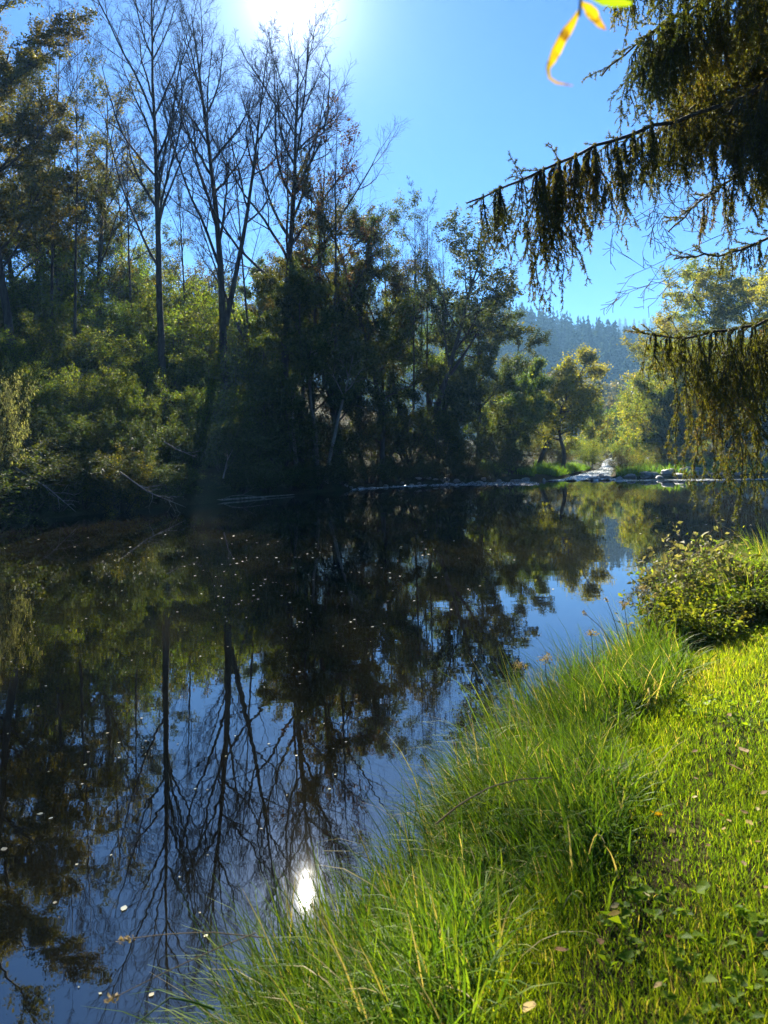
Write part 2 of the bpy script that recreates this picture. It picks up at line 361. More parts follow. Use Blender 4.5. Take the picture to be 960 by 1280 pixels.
def grow(seed, starts, spec):
    """starts: list of (point, direction, length, radius); spec: one dict per branching level"""
    R = random.Random(seed); out = []; stack = [(p, d, L, r, 0) for p, d, L, r in starts]
    G = R.gauss
    while stack:
        p, d, L, r, lev = stack.pop()
        S = spec[lev]; n = S['seg']; wan = S['wan']; up = S['up']
        x, y, z = p; a, b, c = d
        pts = [(x, y, z)]; dirs = [(a, b, c)]; h = L / n
        for i in range(n):
            a += G(0, wan); b += G(0, wan); c += G(0, wan) + up
            q = 1 / sqrt(a * a + b * b + c * c + 1e-12); a *= q; b *= q; c *= q
            x += a * h; y += b * h; z += c * h
            pts.append((x, y, z)); dirs.append((a, b, c))
        tip = S.get('tip', .3)
        rad = [max(r * (1 - (1 - tip) * i / n), .0045) for i in range(n + 1)]
        if lev == 0 and S.get('flare', 1) > 1: rad[0] *= S['flare']
        out.append((pts, rad, lev))
        if lev + 1 < len(spec):
            C = spec[lev + 1]; m = max(1, int(round(S['n'] * R.uniform(.8, 1.2)))); ph = R.random() * 6.28
            for k in range(m):
                t = S['t0'] + (1 - S['t0']) * (k + R.random()) / m
                t = min(t, .995); i = int(t * n); f = t * n - i
                p0, p1 = pts[i], pts[i + 1]
                q = tuple(p0[j] + (p1[j] - p0[j]) * f for j in range(3)); dx, dy, dz = dirs[i + 1]
                ang = radians(C['ang']) * R.uniform(.65, 1.35); ph += 2.4 + R.uniform(-.5, .5)
                rx, ry, rz = (1, 0, 0) if abs(dz) > .9 else (0, 0, 1)
                ux, uy, uz = dy * rz - dz * ry, dz * rx - dx * rz, dx * ry - dy * rx
                q2 = 1 / sqrt(ux * ux + uy * uy + uz * uz + 1e-12); ux *= q2; uy *= q2; uz *= q2
                vx, vy, vz = dy * uz - dz * uy, dz * ux - dx * uz, dx * uy - dy * ux
                ca, sa, cp, sp = cos(ang), sin(ang), cos(ph), sin(ph)
                nd = (dx * ca + (ux * cp + vx * sp) * sa, dy * ca + (uy * cp + vy * sp) * sa, dz * ca + (uz * cp + vz * sp) * sa)
                cl = L * C['len'] * (1 - C.get('shape', .5) * t) * R.uniform(.7, 1.3)
                cr = min(r * (1 - (1 - tip) * t) * .75, r * C.get('rad', .45) * (1 - .4 * t))
                stack.append((q, nd, cl, cr, lev + 1))
    return out
def leaf_points(brs, g, per, lev, spread):
    """points strewn along the twigs of the last levels"""
    seg = []
    for pts, rad, l in brs:
        if l >= lev:
            P = np.array(pts); seg.append(np.stack([P[:-1], P[1:]], 1))
    S = np.concatenate(seg)
    ln = np.linalg.norm(S[:, 1] - S[:, 0], axis=1); pr = ln / ln.sum()
    k = g.choice(len(S), size=per, p=pr); t = g.random((per, 1))
    return S[k, 0] * (1 - t) + S[k, 1] * t + g.normal(size=(per, 3)) * spread
def crown_mesh(name, brs, seed, count, size, lev, spread, aspect=.55, droop=.3, clump=True):
    g = np.random.default_rng(seed)
    P = leaf_points(brs, g, count, lev, spread)
    V, Fq, _ = leaves(P, size, g, aspect, .5, droop)
    ph = g.random(6) * 6
    var = .5 + .22 * np.sin(P[:, 0] * 1.3 + ph[0]) * np.sin(P[:, 1] * 1.1 + ph[1]) + .2 * np.sin(P[:, 2] * 1.4 + ph[2]) + g.normal(size=len(P)) * .3
    return mesh(name, V, [Fq], np.clip(var, 0, 1))
def wood_mesh(name, brs):
    V, Fq = tubes(brs); return mesh(name, V, [Fq], smooth=True)

BARE = [dict(seg=16, wan=.018, up=.03, n=17, t0=.40, tip=.10, flare=1.25),
        dict(seg=9, len=.50, shape=.78, ang=34, wan=.08, up=.07, n=9, t0=.15, tip=.25, rad=.42),
        dict(seg=5, len=.42, shape=.5, ang=36, wan=.11, up=.06, n=8, t0=.1, tip=.35, rad=.45),
        dict(seg=3, len=.48, shape=.4, ang=38, wan=.13, up=.05, n=5, t0=.1, tip=.5, rad=.5),
        dict(seg=2, len=.55, shape=.3, ang=36, wan=.14, up=.04, n=0, t0=0, tip=.7, rad=.6)]
LEAFY = [dict(seg=10, wan=.06, up=.02, n=12, t0=.18, tip=.12, flare=1.3),
         dict(seg=6, len=.46, shape=.6, ang=58, wan=.12, up=.04, n=7, t0=.2, tip=.25, rad=.42),
         dict(seg=3, len=.42, shape=.4, ang=48, wan=.15, up=.02, n=5, t0=.15, tip=.4, rad=.5),
         dict(seg=2, len=.5, shape=.3, ang=45, wan=.2, up=0, n=0, t0=0, tip=.6, rad=.5)]
SPARSE = [dict(seg=12, wan=.05, up=.02, n=13, t0=.25, tip=.12, flare=1.2),
          dict(seg=7, len=.40, shape=.65, ang=42, wan=.12, up=.05, n=7, t0=.2, tip=.25, rad=.42),
          dict(seg=4, len=.42, shape=.4, ang=42, wan=.14, up=.03, n=5, t0=.15, tip=.4, rad=.5),
          dict(seg=2, len=.5, shape=.3, ang=42, wan=.16, up=.02, n=0, t0=0, tip=.6, rad=.6)]
SHRUB = [dict(seg=6, wan=.09, up=.03, n=8, t0=.18, tip=.25),
         dict(seg=4, len=.48, shape=.4, ang=50, wan=.14, up=.01, n=6, t0=.15, tip=.4, rad=.5),
         dict(seg=2, len=.5, shape=.3, ang=50, wan=.2, up=-.02, n=0, t0=0, tip=.6, rad=.5)]
UP = (0, 0, 1)
def spot(px, Y, zg=3.0):
    x = colx(px, Y, zg); z = gz(x, Y)
    x = colx(px, Y, z + 1.5); z = gz(x, Y)
    return x, Y, z - .08
def height_to(px, py, Y, zg): return at(px, py, Y)[2] - zg
def tree(name, label, cat, px, py_top, Y, spec, seed, r=.16, lean=(0, 0), stems=None, leaf=None, count=0, size=.12, lev=2, spread=.12, bark='bark', group=None, droop=.3, x=None, H=None):
    if x is None: x, Y, z = spot(px, Y)
    else: z = gz(x, Y) - .08
    if H is None: H = height_to(px, py_top, Y, z)
    root = thing(name, label, cat, (x, Y, z), group=group)
    st = stems or [((0, 0, 0), (lean[0], lean[1], 1), 1.0, 1.0)]
    starts = []
    for p, d, l, rr in st:
        q = sqrt(sum(v * v for v in d)); starts.append((tuple(v * H for v in p), tuple(v / q for v in d), H * l, r * rr))
    b = grow(seed, starts, spec)
    if leaf is None:
        b = [(p, [max(v, .0052) for v in rr_], l) for p, rr_, l in b]
        limbs = [q for q in b if q[2] <= 1]; twigs = [q for q in b if q[2] > 1]
        obj('trunk', wood_mesh('trunk', limbs), M[bark], root)
        V, Fq = tubes(twigs); obj('crown', mesh('crown', V, [Fq]), M['bark_thin'], root)
    else:
        obj('trunk', wood_mesh('trunk', b), M[bark], root)
        obj('crown', crown_mesh('crown', b, seed + 5, count, size, lev, spread, droop=droop), M[leaf], root)
    return root

# ------------------------------------------------------------------ bare trees above the left bank
import copy as _cp
def spec(base, **kw):
    s = _cp.deepcopy(base)
    for k, v in kw.items():
        lev, key = k.split('_', 1); s[int(lev[1:])][key] = v
    return s
tree('bare_tree', 'tall slender leafless tree with a single straight trunk left of the two thickest bare trees', 'tree', 205, -45, 44, spec(BARE, l0_t0=.33, l1_ang=30), 11, r=.24)
tree('bare_tree', 'leafless tree forking low into two dark stems above the sunlit yellow green shrub', 'tree', 281, 8, 47, spec(BARE, l0_t0=.36, l0_n=13, l1_ang=34), 23, r=.29,
     stems=[((0, 0, 0), (-.03, 0, 1), 1.0, 1.0), ((.004, 0, .24), (.20, .05, 1), .66, .62)])
tree('bare_tree', 'broad leafless tree whose fine twigs fan widest, right of the forked bare tree', 'tree', 355, 62, 48, spec(BARE, l0_t0=.34, l0_n=20, l1_len=.60, l1_ang=36, l1_up=.10), 31, r=.30)
tree('bare_tree', 'thin leafless tree with a trunk leaning strongly to the left behind the shrubs', 'tree', 352, 235, 50, spec(BARE, l0_t0=.45, l0_n=8), 37, r=.15, lean=(-.42, 0))
THIN = spec(BARE, l0_n=9, l1_n=6, l1_ang=30, l1_len=.42)
thin = [(236, 195, 56, 'small leafless tree far behind between the slender bare tree and the forked one'),
        (92, 30, 43, 'thin leafless tree rising out of the olive trees at the far left'),
        (62, -20, 45, 'thin leafless tree half hidden in the golden brown tree at the far left'),
        (318, 110, 50, 'thin leafless tree standing between the forked bare tree and the broad bare one'),
        (392, 120, 47, 'thin leafless tree just right of the broad bare tree'),
        (512, 246, 51, 'left one of the leafless saplings beside the leaning willow'),
        (536, 268, 53, 'middle leafless sapling right behind the trunk of the leaning willow'),
        (556, 296, 54, 'shortest leafless sapling seen through the crown of the leaning willow'),
        (165, 150, 52, 'thin leafless tree behind the sparse brown leaved tree')]
for i, (px, py, Y, lb) in enumerate(thin):
    tree('bare_tree', lb, 'tree', px, py, Y, THIN, 50 + i, r=.10, lean=(.04 * ((i % 3) - 1), 0), group='thin bare trees on the left bank')

# ------------------------------------------------------------------ leafy trees on the left bank
tree('golden_tree', 'tall golden brown leaved tree reaching past the top left corner of the view', 'tree', 18, -90, 40, spec(SPARSE, l0_n=16), 61, r=.24, leaf='l_olive', count=60000, size=.12)
tree('golden_tree', 'olive leaved tree leaning in from the left edge below the tall golden brown one', 'tree', -25, 60, 41, spec(LEAFY), 62, r=.24, leaf='l_olive', count=60000, size=.12)
tree('sparse_tree', 'sparse brown leaved tree with sky showing through, left of the slender bare tree', 'tree', 126, 88, 54, spec(SPARSE), 63, r=.2, leaf='l_olive', count=11000, size=.13, spread=.10)
tree('sparse_tree', 'dense dark olive tree under the sparse brown leaved one', 'tree', 105, 205, 57, spec(LEAFY), 64, r=.15, leaf='l_dark', count=32000, size=.10)
tree('sparse_tree', 'dark olive tree between the far left golden tree and the sparse brown one', 'tree', 62, 170, 55, spec(LEAFY), 66, r=.15, leaf='l_olive', count=28000, size=.10)
tree('sparse_tree', 'thinly leaved reddish tree right of the broad bare tree', 'tree', 418, 168, 45, spec(SPARSE, l0_t0=.3), 67, r=.15, leaf='l_rust', count=4200, size=.12, spread=.08)
tree('sparse_tree', 'thinly leaved tree with a tapering top, between the reddish tree and the saplings', 'tree', 480, 196, 48, spec(SPARSE, l0_t0=.25, l1_len=.32), 68, r=.14, leaf='l_olive', count=5200, size=.12, spread=.08)
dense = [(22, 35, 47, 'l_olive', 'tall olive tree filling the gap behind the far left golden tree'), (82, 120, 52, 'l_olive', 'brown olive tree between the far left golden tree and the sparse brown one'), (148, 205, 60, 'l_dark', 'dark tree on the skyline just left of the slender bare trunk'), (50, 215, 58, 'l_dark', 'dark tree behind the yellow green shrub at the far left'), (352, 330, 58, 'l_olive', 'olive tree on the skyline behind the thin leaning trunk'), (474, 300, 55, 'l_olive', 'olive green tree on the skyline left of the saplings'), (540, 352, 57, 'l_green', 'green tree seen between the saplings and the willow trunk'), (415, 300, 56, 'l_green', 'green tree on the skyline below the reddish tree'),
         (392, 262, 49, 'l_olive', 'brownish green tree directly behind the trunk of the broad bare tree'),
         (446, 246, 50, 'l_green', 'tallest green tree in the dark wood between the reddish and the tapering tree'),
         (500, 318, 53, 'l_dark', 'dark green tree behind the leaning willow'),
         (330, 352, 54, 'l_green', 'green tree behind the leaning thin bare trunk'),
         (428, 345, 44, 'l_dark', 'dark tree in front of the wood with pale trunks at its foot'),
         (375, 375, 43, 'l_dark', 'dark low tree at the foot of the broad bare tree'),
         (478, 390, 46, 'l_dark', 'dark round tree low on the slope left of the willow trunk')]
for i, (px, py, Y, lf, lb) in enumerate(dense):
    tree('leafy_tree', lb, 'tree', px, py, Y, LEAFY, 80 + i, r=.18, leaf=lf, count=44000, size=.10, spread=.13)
for px, py, Y, ln, lb in ((397, 420, 42.3, (-.02, 0), 'pale slim trunk standing upright in the dark wood'), (407, 430, 42.0, (.14, 0), 'pale slim trunk tilted to the right in the dark wood'), (370, 470, 41.5, (-.06, 0), 'shortest pale trunk at the left of the three in the dark wood')):
    tree('pale_tree', lb, 'tree', px, py, Y, spec(SPARSE, l0_t0=.6, l0_n=6), 95 + int(px), r=.13, lean=ln, leaf='l_dark', count=1500, size=.12, bark='bark_pale')
# leaning willow
tree('willow_tree', 'dark willow leaning right out over the bank against the sky', 'tree', 523, 292, 50, spec(SPARSE, l0_t0=.4, l0_n=12, l1_len=.5, l1_ang=50), 101, r=.22, lean=(.38, -.05), leaf='l_dark', count=19000, size=.15, spread=.12,
     stems=[((0, 0, 0), (.30, -.05, 1), 1.02, 1.0), ((.10, 0, .32), (.75, 0, .8), .55, .6)])
right_dense = [(598, 392, 54, 'l_green', 22000, 'large dense green tree right of the willow at the end of the shaded bank'),
               (640, 428, 66, 'l_dark', 14000, 'dark pointed tree behind the large dense green one, its top against the hill'),
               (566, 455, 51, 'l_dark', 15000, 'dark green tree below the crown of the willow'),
               (638, 470, 56, 'l_green', 18000, 'green tree stepping down to the river right of the large dense one')]
for i, (px, py, Y, lf, ct, lb) in enumerate(right_dense):
    tree('riverside_tree', lb, 'tree', px, py, Y, spec(LEAFY, l0_t0=.08, l1_len=.52), 110 + i, r=.2, leaf=lf, count=ct * 3, size=.115, spread=.15)
tree('autumn_tree', 'tall autumn tree with a leaning dark trunk at the left of the rapids', 'tree', 672, 436, 60, spec(LEAFY, l0_t0=.42, l1_len=.34), 121, r=.2, lean=(.22, 0), leaf='l_yellow', count=16000, size=.14, spread=.25)
tree('autumn_tree', 'small yellowing tree with a crooked dark trunk on the grassy point by the rapids', 'tree', 706, 484, 57, spec(LEAFY, l0_t0=.38, l0_wan=.14, l1_len=.62, l0_n=12), 122, r=.19, leaf='l_yellow', count=16000, size=.14, spread=.25)
tree('autumn_tree', 'pale yellow tree behind the crooked tree, close above the rapids', 'tree', 742, 506, 76, LEAFY, 123, r=.16, leaf='l_gold', count=8000, size=.17, spread=.2)
tree('autumn_tree', 'green tree in the gap where the river disappears', 'tree', 765, 512, 95, LEAFY, 124, r=.16, leaf='l_green', count=7000, size=.2, spread=.25)
# ------------------------------------------------------------------ trees on the far right bank
rt = [(826, 448, 60, 'l_gold', 15000, 'golden autumn tree at the left end of the far right bank'),
      (862, 416, 66, 'l_yellow', 16000, 'green tree rising behind the golden autumn tree'),
      (908, 356, 68, 'l_gold', 24000, 'tallest yellow tree on the far right bank behind the spruce bough'),
      (955, 346, 64, 'l_yellow', 24000, 'olive tree at the right edge behind the hanging spruce twigs'),
      (850, 492, 57, 'l_green', 14000, 'green tree with a dark hollow under it, right of the golden autumn tree'),
      (910, 470, 58, 'l_dark', 14000, 'dark tree behind the lower spruce bough on the far bank'),
      (965, 455, 56, 'l_dark', 12000, 'dark tree cut by the right edge on the far bank'),
      (800, 498, 78, 'l_gold', 8000, 'small yellow tree beyond the golden one, beside the river gap'),
      (1010, 400, 58, 'l_green', 12000, 'green tree outside the right edge of the far bank'),
      (1075, 430, 54, 'l_olive', 10000, 'olive tree at the corner of the pool beyond the spruce')]
for i, (px, py, Y, lf, ct, lb) in enumerate(rt):
    tree('far_bank_tree', lb, 'tree', px, py, Y, spec(LEAFY, l0_t0=.06, l0_n=16, l1_len=.56, l1_shape=.5), 140 + i, r=.17, leaf=lf, count=int(ct * 2.6), size=.13 if py > 410 else .15, spread=.15)

# ------------------------------------------------------------------ shrubs: five meshes of three leaf kinds, copied
def shrub_root(seed, leaf, count, size, first):
    root = thing('shrub', None, 'shrub', (0, 0, -50))
    R = random.Random(seed); st = []
    for k in range(9):
        a = k * 2.4 + R.random(); t = R.uniform(.15, .85)
        st.append(((cos(a) * .05, sin(a) * .05, 0), (cos(a) * t, sin(a) * t, 1), R.uniform(.75, 1.1), .022))
    st = [(p, tuple(v / sqrt(sum(q * q for q in d)) for v in d), L, r) for p, d, L, r in st]
    b = grow(seed, st, SHRUB)
    b2 = [(p, [v * .4 for v in r_], l) for p, r_, l in b]
    V, Fq = tubes(b2); obj('stems', mesh('stems', V, [Fq], smooth=True), M['bark'], root)
    obj('foliage', crown_mesh('foliage', b, seed, count, size, 1, .024, droop=.4), M[leaf], root)
    return root
protos = {}
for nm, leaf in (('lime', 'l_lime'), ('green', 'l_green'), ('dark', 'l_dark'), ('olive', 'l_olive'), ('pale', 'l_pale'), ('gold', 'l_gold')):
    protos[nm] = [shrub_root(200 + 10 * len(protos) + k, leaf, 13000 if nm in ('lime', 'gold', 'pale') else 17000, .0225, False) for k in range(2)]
used = set()
def shrub(kind, px, py_top, Y, label, group=None, wide=1.0, k=None, name='shrub', seed=[0]):
    seed[0] += 1; R = random.Random(seed[0])
    x, Y, z = spot(px, Y); H = max(.6, height_to(px, py_top, Y, z)) / 1.25
    p = protos[kind][seed[0] % 2 if k is None else k]
    w = H * wide * R.uniform(.9, 1.15)
    return copy_tree(p, (x, Y, z), R.random() * 6.28, (w, w, H), label, group, name)
SHP_Y = lambda px: np.interp(px, [-60, 0, 60, 150, 230, 330, 400, 455, 560, 620, 665], [24.5] + [onwater(a, b)[1] for a, b in ((0, 652), (60, 648), (150, 640), (230, 632), (330, 622), (400, 616), (455, 610), (560, 604.5), (620, 602.5), (665, 601))])
# sunlit upper row
top = [(12, 296, 20, 'green', 'bushy green shrub under the far left golden tree'), (62, 292, 24, 'lime', 'yellow green shrub under the dark olive tree'), (108, 300, 27, 'green', 'green shrub at the foot of the sparse brown tree'),
       (150, 296, 29, 'lime', 'bright yellow green shrub left of the slender bare trunk'), (186, 318, 25, 'lime', 'sunlit shrub right at the foot of the slender bare trunk'), (222, 332, 25, 'lime', 'sunlit shrub between the slender bare trunk and the forked one'),
       (256, 350, 22, 'lime', 'sunlit shrub close left of the forked bare trunk'), (298, 386, 12.5, 'lime', 'brightest yellow green shrub, rounding off the lit slope right of the forked trunk'), (340, 388, 20, 'green', 'green shrub behind the brightest yellow green one'),
       (238, 318, 32, 'olive', 'olive shrub on the skyline between the slender and the forked bare tree'), (300, 344, 30, 'green', 'green shrub on the skyline behind the forked bare tree'), (190, 296, 35, 'lime', 'yellow green shrub on the skyline behind the slender bare tree')]
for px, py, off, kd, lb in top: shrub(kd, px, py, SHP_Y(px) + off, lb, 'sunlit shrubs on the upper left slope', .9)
mid = []
for (off, y0, y1, step, x0, x1) in ((18, 350, 386, 34, -20, 300), (12.5, 398, 424, 36, -5, 330), (7, 448, 472, 38, -22, 345)):
    for q, px in enumerate(range(x0, x1, step)):
        mid.append((px + (q * 37) % 13 - 6, y0 + (y1 - y0) * px / 320 + (q * 53) % 17 - 8, off + ((q * 29) % 7 - 3) * .3, ('lime', 'green', 'lime', 'green', 'green')[(q + int(off)) % 5]))
for px, py, off, kd in mid: shrub(kd, px, py, SHP_Y(px) + off, 'leafy shrub half way up the left slope below the sunlit row', 'shrubs half way up the left slope', 1.0)
low = [(-20, 505, 3), (22, 512, 3.2), (66, 505, 3.2), (110, 514, 3), (150, 508, 3), (195, 515, 2.8), (238, 520, 2.5), (278, 518, 2.8), (318, 518, 2.8), (352, 505, 3.2), (392, 512, 2.8), (432, 505, 3), (470, 500, 3), (508, 498, 3.4), (545, 505, 2.5), (580, 520, 2.2), (612, 530, 2), (640, 545, 1.6)]
for i, (px, py, off) in enumerate(low): shrub('dark', px, py, SHP_Y(px) + off, 'dark shrub in the shade low on the left slope', 'shaded shrubs low on the left slope', 1.15)  # dark leaves for the whole row: shade of the bank put into the colour
edge = [(-30, 545), (5, 552), (38, 560), (72, 556), (104, 566), (138, 560), (172, 572), (206, 566), (300, 572), (334, 568), (366, 575), (398, 566), (430, 572), (462, 566), (494, 572), (526, 566), (556, 560), (586, 568), (616, 572)]
for i, (px, py) in enumerate(edge): shrub('dark', px, py, SHP_Y(px) + .35, 'dark shrub trailing its twigs over the shaded waterline', 'dark shrubs along the shaded waterline', 1.55)  # here too the darker leaf colour deepens the shade along the water
shrub('pale', -4, 412, 27.2, 'pale leaved shrub catching the light at the left edge', None, .32)
shrub('olive', 150, 556, 29.9, 'thin olive shrub standing in front of the shaded bank', None, .8)
shrub('gold', 738, 540, 66, 'bright yellow bush right of the crooked trunk by the rapids', None, 1.1)
shrub('olive', 690, 540, 62, 'olive bush behind the crooked trunk', None, 1.1)
for i in range(22):
    px = 640 + i * 22; Y = 74 + 22 * ((i * 7) % 5) / 4
    if 735 < px < 775: Y = 118
    shrub(('green', 'gold', 'olive')[i % 3], px, 548 - 10 * (i % 3), Y, 'bush in the row closing the meadow behind the far bank trees', 'bushes behind the far bank trees', 1.3)
fb = [(778, 560, 54, 'olive', 'thin olive bush at the upstream end of the stony bank'), (806, 556, 54, 'gold', 'yellowish bush left of the middle of the stony bank'), (832, 552, 55, 'olive', 'reddish olive bush in the middle of the stony bank'),
      (862, 550, 54, 'pale', 'pale feathery bush right of the middle of the stony bank'), (892, 556, 54, 'olive', 'olive bush behind the hanging spruce tips on the stony bank'), (930, 552, 55, 'green', 'green bush beside the pale post'), (975, 545, 53, 'green', 'green bush beyond the right edge of the stony bank'), (790, 545, 62, 'green', 'green bush filling the gap left of the golden tree')]
for px, py, Y, kd, lb in fb: shrub(kd, px, py, Y, lb, 'bushes on the stony far bank', 1.1)
for L in protos.values():
    for r in L:
        for c in list(r.children): bpy.data.objects.remove(c)
        bpy.data.objects.remove(r)

# ------------------------------------------------------------------ hills with forest
def nz(x, y, s): return np.sin(x * .011 + s) * np.cos(y * .013 + s * 2) + .5 * np.sin(x * .027 + y * .021 + s * 3)
def ridge1(x):
    pxs = np.array([-2600, -400, 300, 560, 625, 665, 700, 730, 760, 800, 900, 1100, 1700, 3500]); pys = np.array([395, 350, 362, 380, 391, 399, 406, 414, 421, 428, 436, 440, 430, 420])
    return np.interp(x, (pxs - 480) / F * 550, EYE + (555 - pys) / F * 550 - 15)
def hill1(x, y):
    t = np.clip((y - 215) / 335, 0, 1); s = t * t * (3 - 2 * t)
    return -3 + (ridge1(x) + 3) * s * np.where(y > 550, 1 - .5 * np.clip((y - 550) / 250, 0, 1), 1) + 4 * nz(x, y, 1) * s
def hill2(x, y):
    t = np.clip((y - 700) / 400, 0, 1); s = t * t * (3 - 2 * t)
    px = x / y * F + 480
    z = EYE + (555 - np.interp(px, [-800, 300, 700, 790, 880, 1000, 2400], [420, 418, 413, 405, 400, 402, 420])) / F * 1100 - 14
    return -3 + (z + 3) * s * np.where(y > 1100, 1 - .4 * np.clip((y - 1100) / 300, 0, 1), 1) + 4 * nz(x, y, 3) * s
tag(obj('near_hill', grid_mesh('near_hill', np.arange(-1200, 1201, 16.), np.arange(205, 801, 12.), hill1), M['hill']), kind='structure')
tag(obj('far_hill', grid_mesh('far_hill', np.arange(-1700, 1701, 25.), np.arange(690, 1401, 20.), hill2), M['hill']), kind='structure')

def conifer_mesh(seed, rows=9, k=9):
    g = np.random.default_rng(seed); V, T = [], []
    V += [(0, 0, 1.0)]; tri = []
    for i in range(rows):
        t = i / (rows - 1); zt = 1.0 - t * .86; rr = .02 + .20 * t ** .9 * g.uniform(.85, 1.15)
        for j in range(k):
            a = (j + g.random() * .7) * 2 * pi / k + i; w = 2 * pi / k * .62; r = rr * g.uniform(.65, 1.25)
            b = len(V); zd = zt - r * g.uniform(.35, .7)
            zt += g.uniform(-.03, .03); V += [(0, 0, zt + .05), (cos(a - w) * r * .55, sin(a - w) * r * .55, zt - .05), (cos(a) * r, sin(a) * r, zd), (cos(a + w) * r * .55, sin(a + w) * r * .55, zt - .05)]
            tri += [(b, b + 1, b + 2), (b, b + 2, b + 3)]
    # stem
    b = len(V)
    V += [(.012, 0, -.05), (-.006, .01, -.05), (-.006, -.01, -.05), (0, 0, .97)]; tri += [(b, b + 1, b + 3), (b + 1, b + 2, b + 3), (b + 2, b, b + 3)]
    return np.array(V, float), np.array(tri)
CON = [conifer_mesh(s) for s in (1, 2, 3, 4)]
def forest(name, X, Y, Z, Hh, mat, seed):
    g = np.random.default_rng(seed); VV, FF, AA, off = [], [], [], 0
    kind = g.integers(0, len(CON), len(X))
    for k, (V, T) in enumerate(CON):
        m = kind == k; n = m.sum()
        if not n: continue
        a = g.random(n) * 6.28; c, s = np.cos(a), np.sin(a); h = Hh[m]; w = h * g.uniform(.9, 1.9, n)
        P = np.stack([(V[None, :, 0] * c[:, None] - V[None, :, 1] * s[:, None]) * w[:, None] + X[m][:, None], (V[None, :, 0] * s[:, None] + V[None, :, 1] * c[:, None]) * w[:, None] + Y[m][:, None], V[None, :, 2] * h[:, None] + Z[m][:, None]], -1)
        VV.append(P.reshape(-1, 3)); FF.append((T[None] + np.arange(n)[:, None, None] * len(V)).reshape(-1, 3) + off); off += n * len(V)
        AA.append(np.repeat(g.random(n), len(T)))
    me = mesh(name, np.concatenate(VV), [np.concatenate(FF)], np.concatenate(AA))
    return tag(obj(name, me, M[mat]), kind='stuff')
g = np.random.default_rng(5)
n = 3600; Y = g.uniform(300, 640, n); X = (g.uniform(380, 1300, n) - 480) / F * Y
forest('near_hill_forest', X, Y, hill1(X, Y), g.uniform(7, 19, n), 'conifer', 6)
n = 1900; Y = g.uniform(850, 1180, n); X = (g.uniform(500, 1200, n) - 480) / F * Y
forest('far_hill_forest', X, Y, hill2(X, Y), g.uniform(7, 17, n), 'conifer', 7)
# single spruces one can tell apart along the near skyline
V, T = CON[0]; me0 = mesh('spruce', V, [T], np.full(len(T), .4)); V, T = CON[2]; me1 = mesh('spruce', V, [T], np.full(len(T), .5))
for i, px in enumerate(np.sort(g.uniform(612, 815, 40))):
    Y = 548 + g.uniform(-14, 10); X = (px + g.uniform(-2, 2) - 480) / F * Y
    o = obj('spruce', me0 if i % 2 else me1, M['conifer'], None, (X, Y, float(hill1(np.array([X]), np.array([Y]))[0]) - .5), g.random() * 6, np.array([1, 1, .62]) * g.uniform(11, 22) * np.array([g.uniform(1, 1.5)] * 2 + [1.6]))
    tag(o, 'small hazy spruce on the skyline of the near wooded hill', 'tree', 'spruces along the near hill skyline')
# broadleaved trees in the valley mouth and at the hill foot
def round_crown(seed):
    b = grow(seed, [((0, 0, 0), (0, 0, 1), 1.0, .02)], spec(LEAFY, l0_t0=.2, l1_len=.42, l2_n=4))
    return wood_mesh('trunk', [q for q in b if q[2] < 2]), crown_mesh('crown', b, seed, 2600, .06, 2, .03)
rc = [round_crown(s) for s in (301, 302)]
vt = [(742, 488, 150), (757, 474, 210), (772, 480, 190), (788, 486, 170), (765, 500, 130), (780, 505, 120), (750, 505, 125), (735, 470, 240), (800, 470, 230), (725, 480, 200), (830, 460, 200), (860, 455, 180), (690, 468, 220), (660, 470, 180)]
for i, (px, py, Y) in enumerate(vt):
    z = -.5 if Y < 215 else float(hill1(np.array([colx(px, Y, 5)]), np.array([Y]))[0]); z = max(z, .3)
    r = thing('valley_tree', 'hazy rounded broadleaved tree in the valley at the foot of the near hill', 'tree', (colx(px, Y, 10), Y, z), i * 1.3, 1, 'valley trees below the near hill')
    h = (at(px, py, Y)[2] - z) / 1.1; r.scale = (h, h, h)
    obj('trunk', rc[i % 2][0], M['bark'], r); obj('crown', rc[i % 2][1], M['hillbroad'], r)

# ------------------------------------------------------------------ rapids, stones, driftwood
def lerp_pts(P, n):
    P = np.array(P, float); s = np.concatenate([[0], np.cumsum(np.linalg.norm(np.diff(P, axis=0), axis=1))]); u = np.linspace(0, s[-1], n)
    return np.stack([np.interp(u, s, P[:, i]) for i in range(P.shape[1])], 1)
chl = [ow(668, 602.2), ow(692, 600.2), ow(735, 590.3), ow(751, 585.3), (27, 95), (40, 130)]
chr_ = [ow(800, 599.4), ow(766, 599), ow(766.5, 591), ow(768.5, 585), (32, 94), (46, 128)]
tag(obj('rapids', band('rapids', chl, chr_, 260, 40, .10, .0, .10, 3), M['foam']), kind='structure')
sl_ = [ow(px, py) for px, py in ((440, 612), (500, 607.4), (560, 604.6), (620, 602.6), (668, 601.6))]
sr_ = [ow(px, py) for px, py in ((440, 612.5), (500, 608.5), (560, 606.8), (620, 607.0), (676, 607.0))]
tag(obj('rapids', band('rapids', sl_, sr_, 260, 14, .07, .0, .0, 4), M['foam']), kind='structure')
s2l = [ow(px, py) for px, py in ((770, 599.2), (830, 599.2), (900, 598.6), (960, 597.8))]
s2r = [ow(px, py) for px, py in ((770, 601.6), (830, 601.4), (900, 600.4), (960, 599.6))]
tag(obj('rapids', band('rapids', s2l, s2r, 160, 8, .04, .0, .0, 5), M['foam']), kind='structure')

